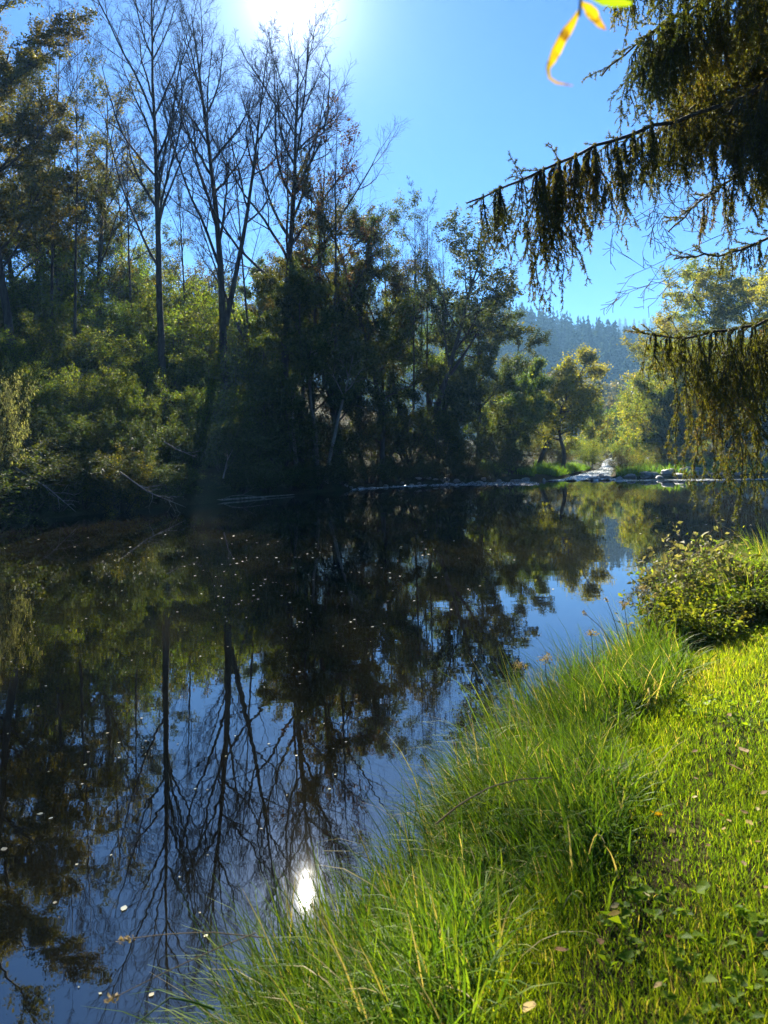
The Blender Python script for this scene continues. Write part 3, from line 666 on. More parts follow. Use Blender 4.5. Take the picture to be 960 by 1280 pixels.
def rock_mesh(seed):
    import bmesh
    bm = bmesh.new(); bmesh.ops.create_icosphere(bm, subdivisions=3, radius=1.0)
    R = random.Random(seed); cuts = [(Vector((R.gauss(0, 1), R.gauss(0, 1), R.gauss(0, .8))).normalized(), R.uniform(.55, .85)) for _ in range(9)]
    ph = [R.random() * 6 for _ in range(3)]
    for v in bm.verts:
        for n, d in cuts:
            q = v.co.dot(n)
            if q > d: v.co -= n * (q - d) * .9
        v.co *= 1 + .05 * sin(v.co.x * 7 + ph[0]) * sin(v.co.y * 6 + ph[1]) + .03 * sin(v.co.z * 11 + ph[2])
    me = bpy.data.meshes.new('rock'); bm.to_mesh(me); bm.free(); me.materials.append(M['rock'])
    return me
RK = [rock_mesh(s) for s in range(5)]
R = random.Random(4)
def rock(px, py, w, h, label, group=None):
    a, b = ray(px, py); Y = EYE / b; x, y = a * Y, Y + .2
    o = obj('rock', RK[R.randrange(5)], None, None, (x, y, max(gz(x, y) - .05, 0) + h * .15), R.random() * 6, (w, w * R.uniform(.6, .9), h))
    return tag(o, label, 'rock', group)
for px, py, w, h, lb in ((806, 598, .7, .28, 'flat pale stone at the left end of the stony bank'), (838, 597.5, 1.0, .38, 'widest dark stone in the middle of the stony bank'), (866, 596, .9, .45, 'tallest stone, pale on top, near the hanging spruce tips'), (776, 600, .35, .18, 'small dark stone alone in the water at the end of the rapids')):
    rock(px, py, w, h, lb)
for px, py, w, h in ((790, 598.5, .5, .2), (818, 598, .55, .25), (826, 599, .4, .2), (850, 598.5, .5, .25), (857, 597, .5, .3), (879, 597, .6, .28), (892, 597, .5, .2), (758, 599, .6, .2), (744, 600, .5, .16), (752, 596.5, .45, .2), (905, 597, .5, .2), (925, 597, .4, .18)):
    rock(px, py, w, h, 'dark river stone among others at the edge of the stony far bank', 'stones on the far bank')
for i in range(30):
    px = R.uniform(430, 690); py = np.interp(px, [430, 500, 560, 620, 690], [613, 607.5, 604.6, 603, 601]) + R.uniform(-.6, .5)
    rock(px, py, R.uniform(.1, .32), R.uniform(.07, .16), 'small stone breaking the shallow water along the left end of the sill', 'stones along the sill')

def branch_thing(label, pts, r, seed, kids=5, cat='branch', name='dead_branch', mat='deadwood'):
    P = lerp_pts(pts, 14); b = [(P, np.linspace(r, r * .3, 14), 0)]
    g = random.Random(seed)
    st = []
    L = float(np.linalg.norm(P[-1] - P[0]))
    for k in range(kids):
        i = 3 + int(k * 10 / max(kids, 1)); d = P[min(i + 1, 13)] - P[i]; d = d / np.linalg.norm(d) + np.array([g.gauss(0, .6), g.gauss(0, .6), g.gauss(.2, .4)]); d /= np.linalg.norm(d)
        st.append((tuple(P[i]), tuple(d), L * g.uniform(.15, .35), r * .4))
    if st:
        b += [(p, q, l + 1) for p, q, l in grow(seed, st, [dict(seg=4, wan=.15, up=0, n=3, t0=.3, tip=.3), dict(seg=3, len=.5, ang=40, wan=.15, up=0, n=0, t0=0, tip=.4)])]
    o = obj(name, wood_mesh(name, b), M[mat]); tag(o, label, cat); return o
def wp(px, py, Y): return at(px, py, Y)
branch_thing('pale dead branch standing up out of the shaded waterline', [wp(279, 598, 32.6), wp(284, 575, 32.8), wp(291, 562, 33)], .035, 1, 2)
branch_thing('long pale log lying along the shaded waterline', [(*ow(248, 629.5), .05), (*ow(300, 625), .07), (*ow(368, 619.5), .05)], .07, 2, 2, 'log', 'fallen_log')
branch_thing('tangle of bare twigs hanging to the water left of the pale log', [wp(150, 590, 28.8), wp(185, 615, 28.6), wp(232, 634, 28.9)], .03, 3, 9)
branch_thing('fallen bare branch slanting in the shade above the pale log', [wp(205, 552, 32), wp(222, 562, 31.4), wp(246, 572, 31)], .03, 4, 5)
branch_thing('thin bare branch dipping into the water at the far left', [wp(20, 585, 26.8), wp(60, 610, 26.6), wp(95, 640, 27)], .03, 6, 8)
# post on the far right bank
import bmesh
def box_mesh(name, sx, sy, sz, bev=.02):
    bm = bmesh.new(); bmesh.ops.create_cube(bm, size=1.0)
    for v in bm.verts: v.co = Vector((v.co.x * sx, v.co.y * sy, (v.co.z + .5) * sz))
    bmesh.ops.bevel(bm, geom=bm.edges[:], offset=bev, segments=2, affect='EDGES', profile=.7)
    me = bpy.data.meshes.new(name); bm.to_mesh(me); bm.free(); return me
x, y, z = spot(955, 53)
pr = thing('concrete_post', 'pale weathered post on the far bank at the right edge', 'post', (x, y, z), .2)
obj('shaft', box_mesh('shaft', .34, .34, 2.0), M['concrete'], pr); obj('cap', box_mesh('cap', .44, .44, .10), M['rock'], pr, (0, 0, 2.0))

# ------------------------------------------------------------------ blades of grass
def blades(P, h, w, az, th0, th1, g, K=5, twist=.0):
    """ribbons rising from P, bending from angle th0 to th1 (from vertical) towards azimuth az"""
    n = len(P); pos = P.astype(float).copy(); dirh = np.stack([np.cos(az), np.sin(az), np.zeros(n)], 1)
    sa = az + pi / 2 + g.normal(size=n) * .5; side = np.stack([np.cos(sa), np.sin(sa), np.zeros(n)], 1)
    V = np.empty((n, K + 1, 2, 3))
    for i in range(K + 1):
        t = i / K; ww = w * (1 - t ** 1.8) ** .8 * .5 + .0004
        V[:, i, 0] = pos - side * ww[:, None]; V[:, i, 1] = pos + side * ww[:, None]
        th = th0 + (th1 - th0) * t ** 1.3
        pos = pos + (h / K)[:, None] * (dirh * np.sin(th)[:, None] + np.array([0, 0, 1.0]) * np.cos(th)[:, None])
    b = (np.arange(n) * (K + 1) * 2)[:, None] + (np.arange(K) * 2)[None]
    Fq = np.stack([b, b + 1, b + 3, b + 2], -1).reshape(-1, 4)
    return V.reshape(-1, 3), Fq
g = np.random.default_rng(42)
# lawn
n = 1350000
Y = g.uniform(1.0, 13, n); X = g.uniform(-1.2, 8.5, n)
d, _, _ = shore(X, Y)
pat = .5 + .25 * np.sin(X * 3.1 + 1) * np.sin(Y * 2.7) + .25 * np.sin(X * 7.3 - Y * 5.1)
keep = (d > .45) & (X < .62 * Y + 2.6)  & (g.random(n) < np.clip((3.4 / np.maximum(Y, 2.2)) ** 1.5, 0, 1) * np.clip(.5 + pat, .35, 1))
X, Y, d, pat = X[keep], Y[keep], d[keep], pat[keep]; n = len(X)
P = np.stack([X, Y, ground_z(X, Y) - .01], 1)
far = np.clip(Y / 4, .8, 2.2)
h = g.uniform(.025, .075, n) * (1 + .9 * np.exp(-((d - .55) / .16) ** 2)) * (.75 + .5 * pat) * (.9 + .15 * far)
Vg, Fg = blades(P, h, (.0034 * far) * g.uniform(.7, 1.4, n), g.random(n) * 6.28, g.uniform(0, .6, n), g.uniform(.5, 1.7, n), g, K=3)
var = np.clip(g.normal(.40, .25, n) + .35 * (pat - .5) + .12 * np.sin(X * 1.3 + Y * .8) + (g.random(n) < .05) * .5, 0, 1)
tag(obj('grass', mesh('grass', Vg, [Fg], np.repeat(var, 3)), M['grass']), kind='stuff')
# low clover and plantain leaves in the lawn
n = 16000
Y = g.uniform(1.6, 11, n); X = g.uniform(0, 7, n); d, _, _ = shore(X, Y)
cl = np.sin(X * 2.3 + 2) * np.sin(Y * 1.9 + 1) + .6 * np.sin(X * 5.1 + Y * 3.7)
keep = (d > .8) & (X < .62 * Y + .8) & (cl > .1) & (g.random(n) < np.clip((3.5 / Y) ** 1.2, 0, 1)); X, Y = X[keep], Y[keep]; n = len(X)
P = np.repeat(np.stack([X, Y, ground_z(X, Y) + g.uniform(.02, .06, n)], 1), 3, 0)
ang = np.repeat(g.random(n) * 6.28, 3) + np.tile([0, 2.09, 4.19], n)
D = np.stack([np.cos(ang), np.sin(ang), np.full(3 * n, .25)], 1) * 3
Vc, Fc, _ = leaves(P, .027, g, .95, 3.0, 0, True, D)
tag(obj('clover', mesh('clover', Vc, [Fc], np.repeat(np.clip(g.normal(.35, .2, 3 * n), 0, .8), 2)), M['grass']), kind='stuff')

# tall grass hanging over the near bank: tussocks of long bending blades
E = np.array([(q[0], q[1]) for q in SH[30:]]); 
E = E[(E[:, 1] < 13) & (E[:, 1] > 1.2)]; E = E[np.argsort(E[:, 1])]
Ed = lerp_pts(E, 800)
tn = 950
k = g.integers(0, 800, tn); u = g.random(tn)
off = g.uniform(-.28, .70, tn)
Tn = np.gradient(Ed, axis=0); Tn = unit(Tn); Nrm = np.stack([Tn[:, 1], -Tn[:, 0]], 1)       # towards the lawn
C = Ed[k] + Nrm[k] * off[:, None]
wave = .5 + .5 * np.sin(C[:, 1] * 2.3 + 1.0) * np.sin(C[:, 0] * 3.1 + C[:, 1] * .9)
hollow = (off > .48) & (np.sin(C[:, 1] * 3.1 + .6) > -.2)
sel = ~hollow & ~((C[:, 1] > 6.2) & (off > .12) & (g.random(tn) < .62)); C, off, wave = C[sel], off[sel], wave[sel]; kk = k[sel]
per = g.integers(45, 100, len(C)); idx = np.repeat(np.arange(len(C)), per); n = len(idx)
sp = g.normal(size=(n, 2)) * .075
X = C[idx, 0] + sp[:, 0]; Y = C[idx, 1] + sp[:, 1]
P = np.stack([X, Y, np.maximum(ground_z(X, Y), -.05) - .03], 1)
azw = np.arctan2(-Nrm[kk, 1], -Nrm[kk, 0])[idx]                        # towards the water
az = np.where(g.random(n) < .58, azw + g.normal(size=n) * .9, np.arctan2(sp[:, 1], sp[:, 0]) + g.normal(size=n) * .7)
h = (1 + .25 * np.clip((Y - 3.6) / 2, 0, 1)) * g.uniform(.22, .56, n) * (.6 + .65 * wave[idx]) * np.clip(1.1 - .45 * np.maximum(off[idx], 0), .5, 1.1) * (1 + .25 * (off[idx] < .15))
Vt, Ft = blades(P, h, g.uniform(.004, .0105, n), az, g.uniform(.0, .5, n), np.where(g.random(n) < .35, g.uniform(1.6, 2.8, n), g.uniform(.4, 1.7, n)), g, K=6)
var = np.clip(g.normal(.42, .2, n) + .15 * (wave[idx] - .5) + (g.random(n) < .11) * .5, 0, 1)
tag(obj('bank_grass', mesh('bank_grass', Vt, [Ft], np.repeat(var, 6)), M['tall']), kind='stuff')

# bright grass on the low far banks
def far_grass(name, boxes, count, seed):
    g = np.random.default_rng(seed); PP = []
    for (p0, p1, y0, y1, m) in boxes:
        Y = g.uniform(y0, y1, m); X = (g.uniform(p0, p1, m) - 480) / F * Y
        d, _, sf = shore(X, Y); q = (d > .15); c = np.sin(X * 2.1 + seed) * np.sin(Y * 1.7) > -.45
        PP.append(np.stack([X, Y, ground_z(X, Y) - .03], 1)[q & c])
    P = np.concatenate(PP); n = len(P); pat = .5 + .5 * np.sin(P[:, 0] * 2.1) * np.sin(P[:, 1] * 1.3)
    V, Fq = blades(P, g.uniform(.25, .7, n) * (.6 + .8 * pat), g.uniform(.02, .04, n), g.random(n) * 6.28, g.uniform(0, .5, n), g.uniform(.6, 2.2, n), g, K=4)
    tag(obj(name, mesh(name, V, [Fq], np.repeat(np.clip(g.normal(.5, .22, n) + .2 * (pat - .5), 0, 1), 4)), M['bankgreen']), kind='stuff')
far_grass('far_bank_grass', [(668, 745, 52, 66, 9000), (770, 1000, 49.5, 60, 14000), (600, 668, 50, 56, 2000)], 0, 3)

# ------------------------------------------------------------------ plants on the near bank
def plant(name, label, cat, x, y, hgt, seed, leaf, count, size, spread=.02, nst=9, wide=.6, group=None, droop=.25):
    z = max(gz(x, y), 0) - .03
    root = thing(name, label, cat, (x, y, z), group=group); Rr = random.Random(seed); st = []
    for k in range(nst):
        a = k * 2.4 + Rr.random(); t = Rr.uniform(.2, 1) * wide; q = sqrt(1 + t * t)
        st.append(((cos(a) * .06, sin(a) * .06, 0), (cos(a) * t / q, sin(a) * t / q, 1 / q), hgt * Rr.uniform(.8, 1.15), .006))
    b = grow(seed, st, [dict(seg=7, wan=.08, up=.01, n=7, t0=.25, tip=.35), dict(seg=4, len=.42, shape=.3, ang=55, wan=.12, up=.02, n=0, t0=0, tip=.4, rad=.5)])
    b = [(p, [max(v * .55, .0016) for v in r], l + 2) for p, r, l in b]
    V, Fq = tubes(b); obj('stems', mesh('stems', V, [Fq], smooth=True), M['dry'], root)
    gg = np.random.default_rng(seed); P = leaf_points(b, gg, count, 2, spread)
    P = P[P[:, 2] > hgt * .12]
    Vv, Ff, m = leaves(P, size, gg, .5, 1.2, droop, True)
    var = np.clip(gg.normal(.5, .22, len(P)) + .25 * np.sin(P[:, 0] * 9) * np.sin(P[:, 2] * 11), 0, 1)
    obj('leaves', mesh('leaves', Vv, [Ff], np.concatenate([var, var])), M[leaf], root)
    return root
TH = [(858, 7.6, 716, 'l_lime', 'tallest leafy yellow green bramble at the river end of the near thicket'), (892, 8.0, 706, 'l_lime', 'bramble in the middle of the near thicket under the pale shoots'), (930, 8.2, 704, 'l_lime', 'yellow green bramble right of the pale shoots in the near thicket'),
      (966, 8.3, 706, 'l_green', 'bramble at the far right end of the near thicket'), (1005, 8.2, 706, 'l_green', 'bramble outside the right edge next to the thicket'),
      (868, 7.0, 738, 'l_lime', 'small bramble in front of the tallest one at the river end'), (905, 7.3, 730, 'l_lime', 'bramble in the second row of the thicket, its leaves yellow'), (945, 7.5, 728, 'l_olive', 'reddish bramble in the second row of the thicket'), (985, 7.6, 728, 'l_green', 'green bramble in the second row at the right edge'),
      (880, 6.5, 762, 'l_lime', 'low bramble in front of the thicket where the tall grass ends'), (918, 6.7, 752, 'l_olive', 'low reddish bramble at the foot of the thicket by the lawn'), (955, 6.8, 750, 'l_green', 'low green bramble at the foot of the thicket by the lawn'), (992, 6.9, 750, 'l_green', 'low bramble at the right edge of the view by the lawn')]
for i, (px, Y, top, leaf, lb) in enumerate(TH):
    x = colx(px, Y, 1.2); hh = max(.22, at(px, top, Y)[2] - gz(x, Y)); plant('bramble_bush', lb, 'bush', x, Y, hh * (.85 + .5 * ((i * 37) % 10) / 10), 400 + i, leaf, 2600, .045, .05, 16, 1.0)
for i, (px, Y, top, lb) in enumerate(((902, 7.8, 672, 'tall pale leaved shoot rising highest above the thicket'), (866, 7.6, 690, 'pale leaved shoot left of the tallest one above the thicket'), (838, 7.3, 698, 'small pale leaved shoot at the left edge of the thicket'))):
    x = colx(px, Y, 1.3); hh = at(px, top, Y)[2] - gz(x, Y); plant('nettle', lb, 'plant', x, Y, hh, 430 + i, 'l_pale', 700, .055, .02, 7, .28, droop=.1)
# seed stalks and dry stems
def stalk(label, pts, r=.003, head=True, mat='dry', name='seed_stalk', group=None, umbel=False, seed=0):
    root = thing(name, label, 'plant', pts[0], group=group); o = np.array(pts[0])
    P = lerp_pts(np.array(pts) - o, 12)
    V, Fq = tubes([(P, np.linspace(r, r * .55, 12), 2)]); obj('stem', mesh('stem', V, [Fq], smooth=True), M[mat], root)
    if head:
        gg = np.random.default_rng(seed); m = 120 if umbel else 40
        if umbel:
            c = P[-1] + gg.normal(size=(m, 3)) * [.018, .018, .011]
        else:
            t = gg.random((m, 1)); c = P[-1] * (1 - t) + P[-2] * t + gg.normal(size=(m, 3)) * .004
        Vv, Ff, _ = leaves(c, .012, gg, .6, 0, -.4)
        obj('seed_head', mesh('seed_head', Vv, [Ff], gg.random(m)), M[mat], root)
    return root
def stp(px0, py0, px1, py1, Y, bend=0):
    a = np.array(at(px0, py0, Y)); b = np.array(at(px1, py1, Y)); m = (a + b) / 2 + np.array([bend, 0, .02]); return [tuple(a), tuple(m), tuple(b)]
for i, (q, lb, um) in enumerate(((stp(768, 812, 728, 764, 5.3, .02), 'seed stalk leaning far left over the reflected sky', False), (stp(775, 800, 757, 747, 5.5), 'upright seed stalk in the middle of the group by the reflected sky', False),
        (stp(785, 795, 780, 755, 5.6), 'short brown seed stalk with a branching head, right in the middle group', True), (stp(812, 790, 804, 736, 5.8), 'tallest seed stalk close to the thicket', True),
        (stp(822, 790, 818, 742, 5.9), 'seed stalk touching the thicket', False), (stp(742, 830, 739, 792, 5.0), 'short stalk with a fluffy head low over the water', True),
        (stp(690, 870, 682, 824, 4.4, -.02), 'grey fluffy seed head above the grass near the reflected sky', True), (stp(668, 870, 650, 832, 4.3, -.02), 'grey fluffy seed head leaning left at the brow of the grass', True))):
    stalk(lb, q, seed=i, umbel=um)
stalk('dry grass stem reaching straight left over the water, the upper of two', [at(330, 1172, 2.45), at(262, 1165, 2.4), at(205, 1168, 2.35), at(148, 1175, 2.3)], .0022, True, name='grass_stem', seed=21)
stalk('dry grass stem sloping down left over the water, the lower of two', [at(320, 1166, 2.35), at(277, 1183, 2.3), at(205, 1216, 2.25), at(131, 1253, 2.2)], .0022, True, name='grass_stem', seed=22)
stalk('green grass stem bent in a sharp knee at the bottom left of the bank', [at(268, 1262, 2.15), at(240, 1252, 2.12), at(212, 1247, 2.1), at(168, 1282, 2.0)], .0035, False, 'tall', 'grass_stem', seed=23)
stalk('brown bare bramble cane arching through the tall grass', [at(545, 1030, 2.9), at(575, 1005, 2.9), at(614, 983, 2.95), at(650, 974, 3.0), at(690, 972, 3.05)], .004, False, 'dry', 'bramble_cane', seed=24)

# ------------------------------------------------------------------ fallen and floating leaves, dandelion
def flat_leaf(name, seed, w=.62, curl=.18):
    g = np.random.default_rng(seed); ns = 6; t = np.linspace(0, 1, ns); V = []
    for i, ti in enumerate(t):
        hw = w * .5 * sin(pi * min(1, ti ** .8)) * g.uniform(.9, 1.1); z = curl * (ti - .4) ** 2 + g.normal() * .01
        V += [(ti - .5, -hw, z + curl * hw * .8), (ti - .5, 0, z), (ti - .5, hw, z + curl * hw * g.uniform(.5, 1.6))]
    V += [(-.72, .03, .02), (-.72, .045, .02)]
    b = np.arange(ns - 1)[:, None] * 3
    Fq = np.concatenate([b + [0, 3, 4, 1], b + [1, 4, 5, 2]])
    T = np.array([[1, len(V) - 2, len(V) - 1]])
    return mesh(name, V, [Fq, T], np.concatenate([np.full(len(Fq), g.random()), [.2]]))
FL = [flat_leaf('fallen_leaf', s) for s in range(4)]
for m_ in FL: m_.materials.append(M['fallen'])
FW = [flat_leaf('floating_leaf', 10 + s, .75, .10) for s in range(3)]
for m_ in FW: m_.materials.append(M['floating'])
R = random.Random(8)
def fallen(px, py, size, label=None, z=.985, group='fallen leaves scattered on the lawn', mats=None):
    size *= .95
    x, y, zz = onwater(px, py, z); zz = max(gz(x, y) + (z - .9), .2)
    me = R.choice(FL)
    if mats: me = me.copy(); me.materials.clear(); me.materials.append(M[mats])
    o = obj('fallen_leaf', me, None, None, (x, y, zz), R.random() * 6.28, size); o.rotation_euler = (R.gauss(0, .35), R.gauss(0, .35), R.random() * 6.28)
    return tag(o, label or 'small withered pale leaf lying in the short lawn grass', 'leaf', None if label else group)
for px, py, s, lb in ((702, 1141, .055, 'cream leaf on the grass left of the two largest in mid lawn'), (660, 1206, .065, 'largest cream leaf low in the tall grass edge'), (918, 950, .09, 'large pale leaf high on the lawn at the right'), (929, 931, .08, 'pale leaf curled up beside the large one high on the right lawn'), (711, 938, .08, 'pale leaf caught on the tall grass brow'), (689, 976, .09, 'long whitish leaf hanging in the dark hollow of the tall grass'), (666, 981, .06, 'small whitish leaf at the left of the dark hollow')):
    fallen(px, py, s, lb)
for px, py in ((750, 1142), (808, 1094), (839, 1023), (868, 985), (902, 1012), (911, 1020), (947, 1007), (937, 1025), (947, 1050), (958, 1106), (697, 1271), (822, 1210), (768, 1100), (905, 1030), (885, 1048), (930, 1075), (940, 960), (870, 960), (955, 985), (868, 925), (845, 1060), (912, 890), (836, 1150), (725, 1222), (950, 1160), (930, 1010)):
    fallen(px, py, R.uniform(.025, .042))
for px, py, lb in ((483, 1142, 'orange withered leaf in the tall grass near the bright reflection'), (538, 1143, 'pale orange leaf lying on the tall grass right of the other orange one'), (472, 1266, 'small yellow leaf low in the tall grass at the bottom'), (767, 1110, 'yellow fallen leaf on the lawn below the dark hollow')):
    fallen(px, py, .05, lb, 1.03, mats='yellow')
def floating(px, py, size, label=None):
    x, y, _ = onwater(px, py); d, _, _ = shore([x], [y])
    if d[0] > -.25: return
    o = obj('floating_leaf', R.choice(FW), None, None, (x, y, .004), R.random() * 6.28, size)
    return tag(o, label or 'small pale leaf drifting on the dark water', 'leaf', None if label else 'small pale leaves drifting on the river')
floating(155, 1136, .05, 'largest pale leaf floating near the bottom left of the river'); floating(50, 1018, .045, 'oval pale leaf floating near the left edge of the river'); floating(5, 1062, .05, 'thin pale leaf floating at the very left edge')
for i in range(262):
    if i < 175: px, py = R.gauss(330, 130), 660 + abs(R.gauss(0, 1)) * 62 + R.random() * 25
    elif i < 235: px, py = R.uniform(0, 480), R.uniform(760, 1000)
    elif i < 248: px, py = R.uniform(0, 330), R.uniform(1000, 1260)
    else: px, py = R.uniform(800, 960), R.uniform(625, 700)
    if px < 0 or px > 958: continue
    floating(px, py, R.uniform(.02, .05) * (1 + .9 * max(0, (760 - py) / 110)) * (.62 if py > 790 else 1))
x, y, z = onwater(822, 1006, .95)
dr = thing('dandelion', 'single yellow dandelion flower in the lawn', 'flower', (x, y, gz(x, y)))
V, Fq = tubes([(np.array([(0, 0, 0), (.004, 0, .03), (.002, 0, .06)]), [.002, .002, .0018], 2)]); obj('stem', mesh('stem', V, [Fq]), M['grass'], dr)
gg = np.random.default_rng(3); m = 70; a = gg.random(m) * 6.28
Vv, Ff, _ = leaves(np.tile([[.002, 0, .06]], (m, 1)), .02, gg, .3, 2, 0, False, np.stack([np.cos(a), np.sin(a), gg.uniform(.1, 1.2, m)], 1) * 3)
obj('flower_head', mesh('flower_head', Vv, [Ff], gg.random(m)), M['dandelion'], dr)

# ------------------------------------------------------------------ hanging spruce at the upper right
class Shoots:
    def __init__(s): s.wood = []; s.seg = []
    def line(s, pts, r0, r1, dens):
        P = np.array(pts, float); s.wood.append((P, np.linspace(r0, r1, len(P)), 2))
        for i in range(len(P) - 1): s.seg.append((P[i], P[i + 1], dens))
    def needles(s, g, per_m=330, ln=.024, wd=.007):
        A = np.array([q[0] for q in s.seg]); B = np.array([q[1] for q in s.seg]); de = np.array([q[2] for q in s.seg])
        L = np.linalg.norm(B - A, axis=1); cnt = np.maximum((L * per_m * de + g.random(len(L))).astype(int), 0)
        k = np.repeat(np.arange(len(L)), cnt); n = len(k); t = g.random((n, 1))
        P = A[k] * (1 - t) + B[k] * t; ax = unit(B - A)[k]
        rd = g.normal(size=(n, 3)); rd -= ax * (rd * ax).sum(1, keepdims=True); rd = unit(rd)
        d = unit(ax * .75 + rd); s_ = unit(np.cross(d, g.normal(size=(n, 3)))); l = ln * g.uniform(.7, 1.2, (n, 1)); w = wd * .5
        V = np.stack([P - s_ * w, P + s_ * w, P + d * l], 1).reshape(-1, 3)
        return V, np.arange(3 * n).reshape(-1, 3), k
def side_shoots(S, P, R, step, lo, hi, dens, down=.8):
    L = 0
    for i in range(1, len(P)):
        d = P[i] - P[i - 1]; q = np.linalg.norm(d)
        L += q
        if L < step: continue
        L = 0; d = d / q
        for _ in range(R.choice((1, 1, 2))):
            v = np.array([R.gauss(0, 1), R.gauss(0, 1), R.gauss(0, .4)]); v -= d * v.dot(d); v /= np.linalg.norm(v)
            e = d * R.uniform(.6, 1.0) + v * .8; e[2] -= down * .3; e /= np.linalg.norm(e); l = R.uniform(lo, hi)
            S.line([P[i], P[i] + e * l * .5, P[i] + e * l + np.array([0, 0, -.012])], .0026, .0015, dens)
def strand(S, p, length, R, dens=1.0, lean=(0, 0), depth=0):
    n = max(4, int(length / .06)); pts = [np.array(p)]; d = np.array([lean[0], lean[1], -1.0])
    for i in range(n):
        d = d + np.array([R.gauss(0, .13), R.gauss(0, .13), -.07]); d /= np.linalg.norm(d); pts.append(pts[-1] + d * length / n)
    if depth == 0 and length > .35:
        for _ in range(R.choice((0, 1, 1, 2))):
            j = int(len(pts) * R.uniform(.25, .7)); strand(S, pts[j], length * R.uniform(.3, .7), R, dens, (R.gauss(0, .28), R.gauss(0, .28)), 1)
    S.line(pts, .0045, .0018, dens * R.uniform(.35, 1.0)); side_shoots(S, pts, R, .05, .02, .03 + .06 * min(1, length / .6), dens)
def bough(axis, nst, lmin, lmax, seed, parent, r=.028, width=.35, dens=1.0, tipfree=.12, prof=None, twig_up=True, umin=.38):
    """axis: world points from the trunk to the tip; strands hang from it and from short side twigs"""
    R = random.Random(seed); S = Shoots(); P = lerp_pts(axis, 30)
    for i in range(1, 29): P[i] += np.array([R.gauss(0, .012), R.gauss(0, .012), R.gauss(0, .012)])
    W_ = [(P, np.linspace(r, .007, 30), 1)]
    for i in range(14, 29): S.seg.append((P[i], P[i + 1], 1.0))
    for k in range(nst):
        if k % 3 == 0: uc = umin + (1 - umin) * R.random()
        u = min(max(uc + R.gauss(0, .03), 0), 1) * (1 - tipfree); i = min(28, 2 + int(u * 26.9)); p = P[i]
        ax = P[i + 1] - P[i]; ax /= np.linalg.norm(ax); lat = np.array([-ax[1], ax[0], 0.0]); lat /= max(np.linalg.norm(lat), 1e-6)
        o = R.uniform(-1, 1) * width * (1.1 - .8 * u)
        q = p + lat * o + ax * abs(o) * .5 + np.array([0, 0, -.18 * abs(o)])
        if abs(o) > .05: S.line([p, (p + q) / 2 + np.array([0, 0, .02]), q], .006, .004, .5)
        l = (lmin + (lmax - lmin) * R.random() ** 1.3) * (prof(u) if prof else 1.0) * R.uniform(.6, 1.1)
        strand(S, q, l, R, dens)
    # short stiff twigs along the top and at the tip
    if twig_up:
        for k in range(30):
            i = 12 + int(k * 17 / 30); ax = P[min(i + 1, 29)] - P[i - 1]; ax /= np.linalg.norm(ax)
            e = ax * R.uniform(.5, 1) + np.array([R.gauss(0, .3), R.gauss(0, .6), R.uniform(-.1, .7)]); e /= np.linalg.norm(e); l = R.uniform(.08, .26)
            q = [P[i], P[i] + e * l * .5, P[i] + e * l]; S.line(q, .004, .002, 1.2); side_shoots(S, lerp_pts(q, 6), R, .04, .03, .08, 1.2, 0)
    g = np.random.default_rng(seed); V, T, k = S.needles(g)
    b = obj('bough', wood_mesh('bough', W_ + S.wood), M['bark'], parent)
    gv = np.clip(g.normal(.45, .22, len(T)) + .3 * np.sin(V[::3, 0] * 4 + seed) * np.sin(V[::3, 2] * 3), 0, 1)
    obj('needles', mesh('needles', V, [T], gv), M['needle'], b)
    return b
TX, TY = 5.7, 7.6
TZ = gz(TX, TY) - .1
spr = thing('spruce_tree', 'old spruce with drooping mossy boughs hanging in from the upper right', 'tree', (0, 0, 0))
tb = grow(900, [((TX, TY, TZ), (0, 0, 1), 15.0, .27)], [dict(seg=14, wan=.012, up=.02, n=0, t0=0, tip=.1, flare=1.35)])
obj('trunk', wood_mesh('trunk', tb), M['bark'], spr)
def AX(Y0, *pp, dY=0.0):
    pts = [at(px, py, Y0 + dY * i) for i, (px, py) in enumerate(pp)]
    return [(TX, TY, pts[0][2] + .25)] + pts
bough(AX(6.9, (1020, 85), (900, 132), (780, 169), (700, 203), (640, 232), (583, 254), dY=-.07), 220, .2, 1.05, 1, spr, r=.036, width=.3, umin=.62, prof=lambda u: float(np.interp(u, [0, .7, .8, .86, .93, 1], [.5, .6, 1.15, 1.1, .75, .4])), tipfree=.02)
bough(AX(6.9, (1020, 382), (950, 405), (900, 414), (845, 424), (790, 410), dY=.02), 150, .25, 1.3, 2, spr, width=.4, umin=.5, prof=lambda u: float(np.interp(u, [0, .6, .75, .82, .9, 1], [.8, 1.1, 1.55, 1.4, .6, .2])), tipfree=.05)
bough(AX(7.3, (1030, 390), (960, 430), (880, 448), (815, 462), dY=.02), 80, .4, .95, 3, spr, width=.4, prof=lambda u: 1.1 - .7 * u)
bough(AX(6.3, (1030, -110), (900, -95), (780, -70), (690, -55), dY=-.05), 340, .6, 1.25, 4, spr, width=.55, prof=lambda u: 1.15 - .75 * u)
bough(AX(7.0, (1030, -40), (900, -5), (810, 40), (752, 95)), 340, .5, 1.2, 5, spr, width=.6, prof=lambda u: 1.1 - .5 * u)
bough(AX(7.4, (1030, 60), (930, 100), (840, 150), (782, 200)), 330, .45, 1.1, 6, spr, width=.6, prof=lambda u: 1.1 - .5 * u)
bough(AX(7.9, (1030, 170), (950, 200), (890, 240), (835, 290)), 100, .3, .75, 7, spr, width=.6, prof=lambda u: 1.1 - .6 * u)
bough(AX(7.2, (1030, 262), (960, 300), (900, 318), (842, 324)), 80, .2, .55, 8, spr, width=.4, prof=lambda u: 1.05 - .6 * u)
bough(AX(8.3, (1050, -30), (950, 10), (870, 70), (830, 130)), 220, .5, 1.2, 9, spr, width=.7)
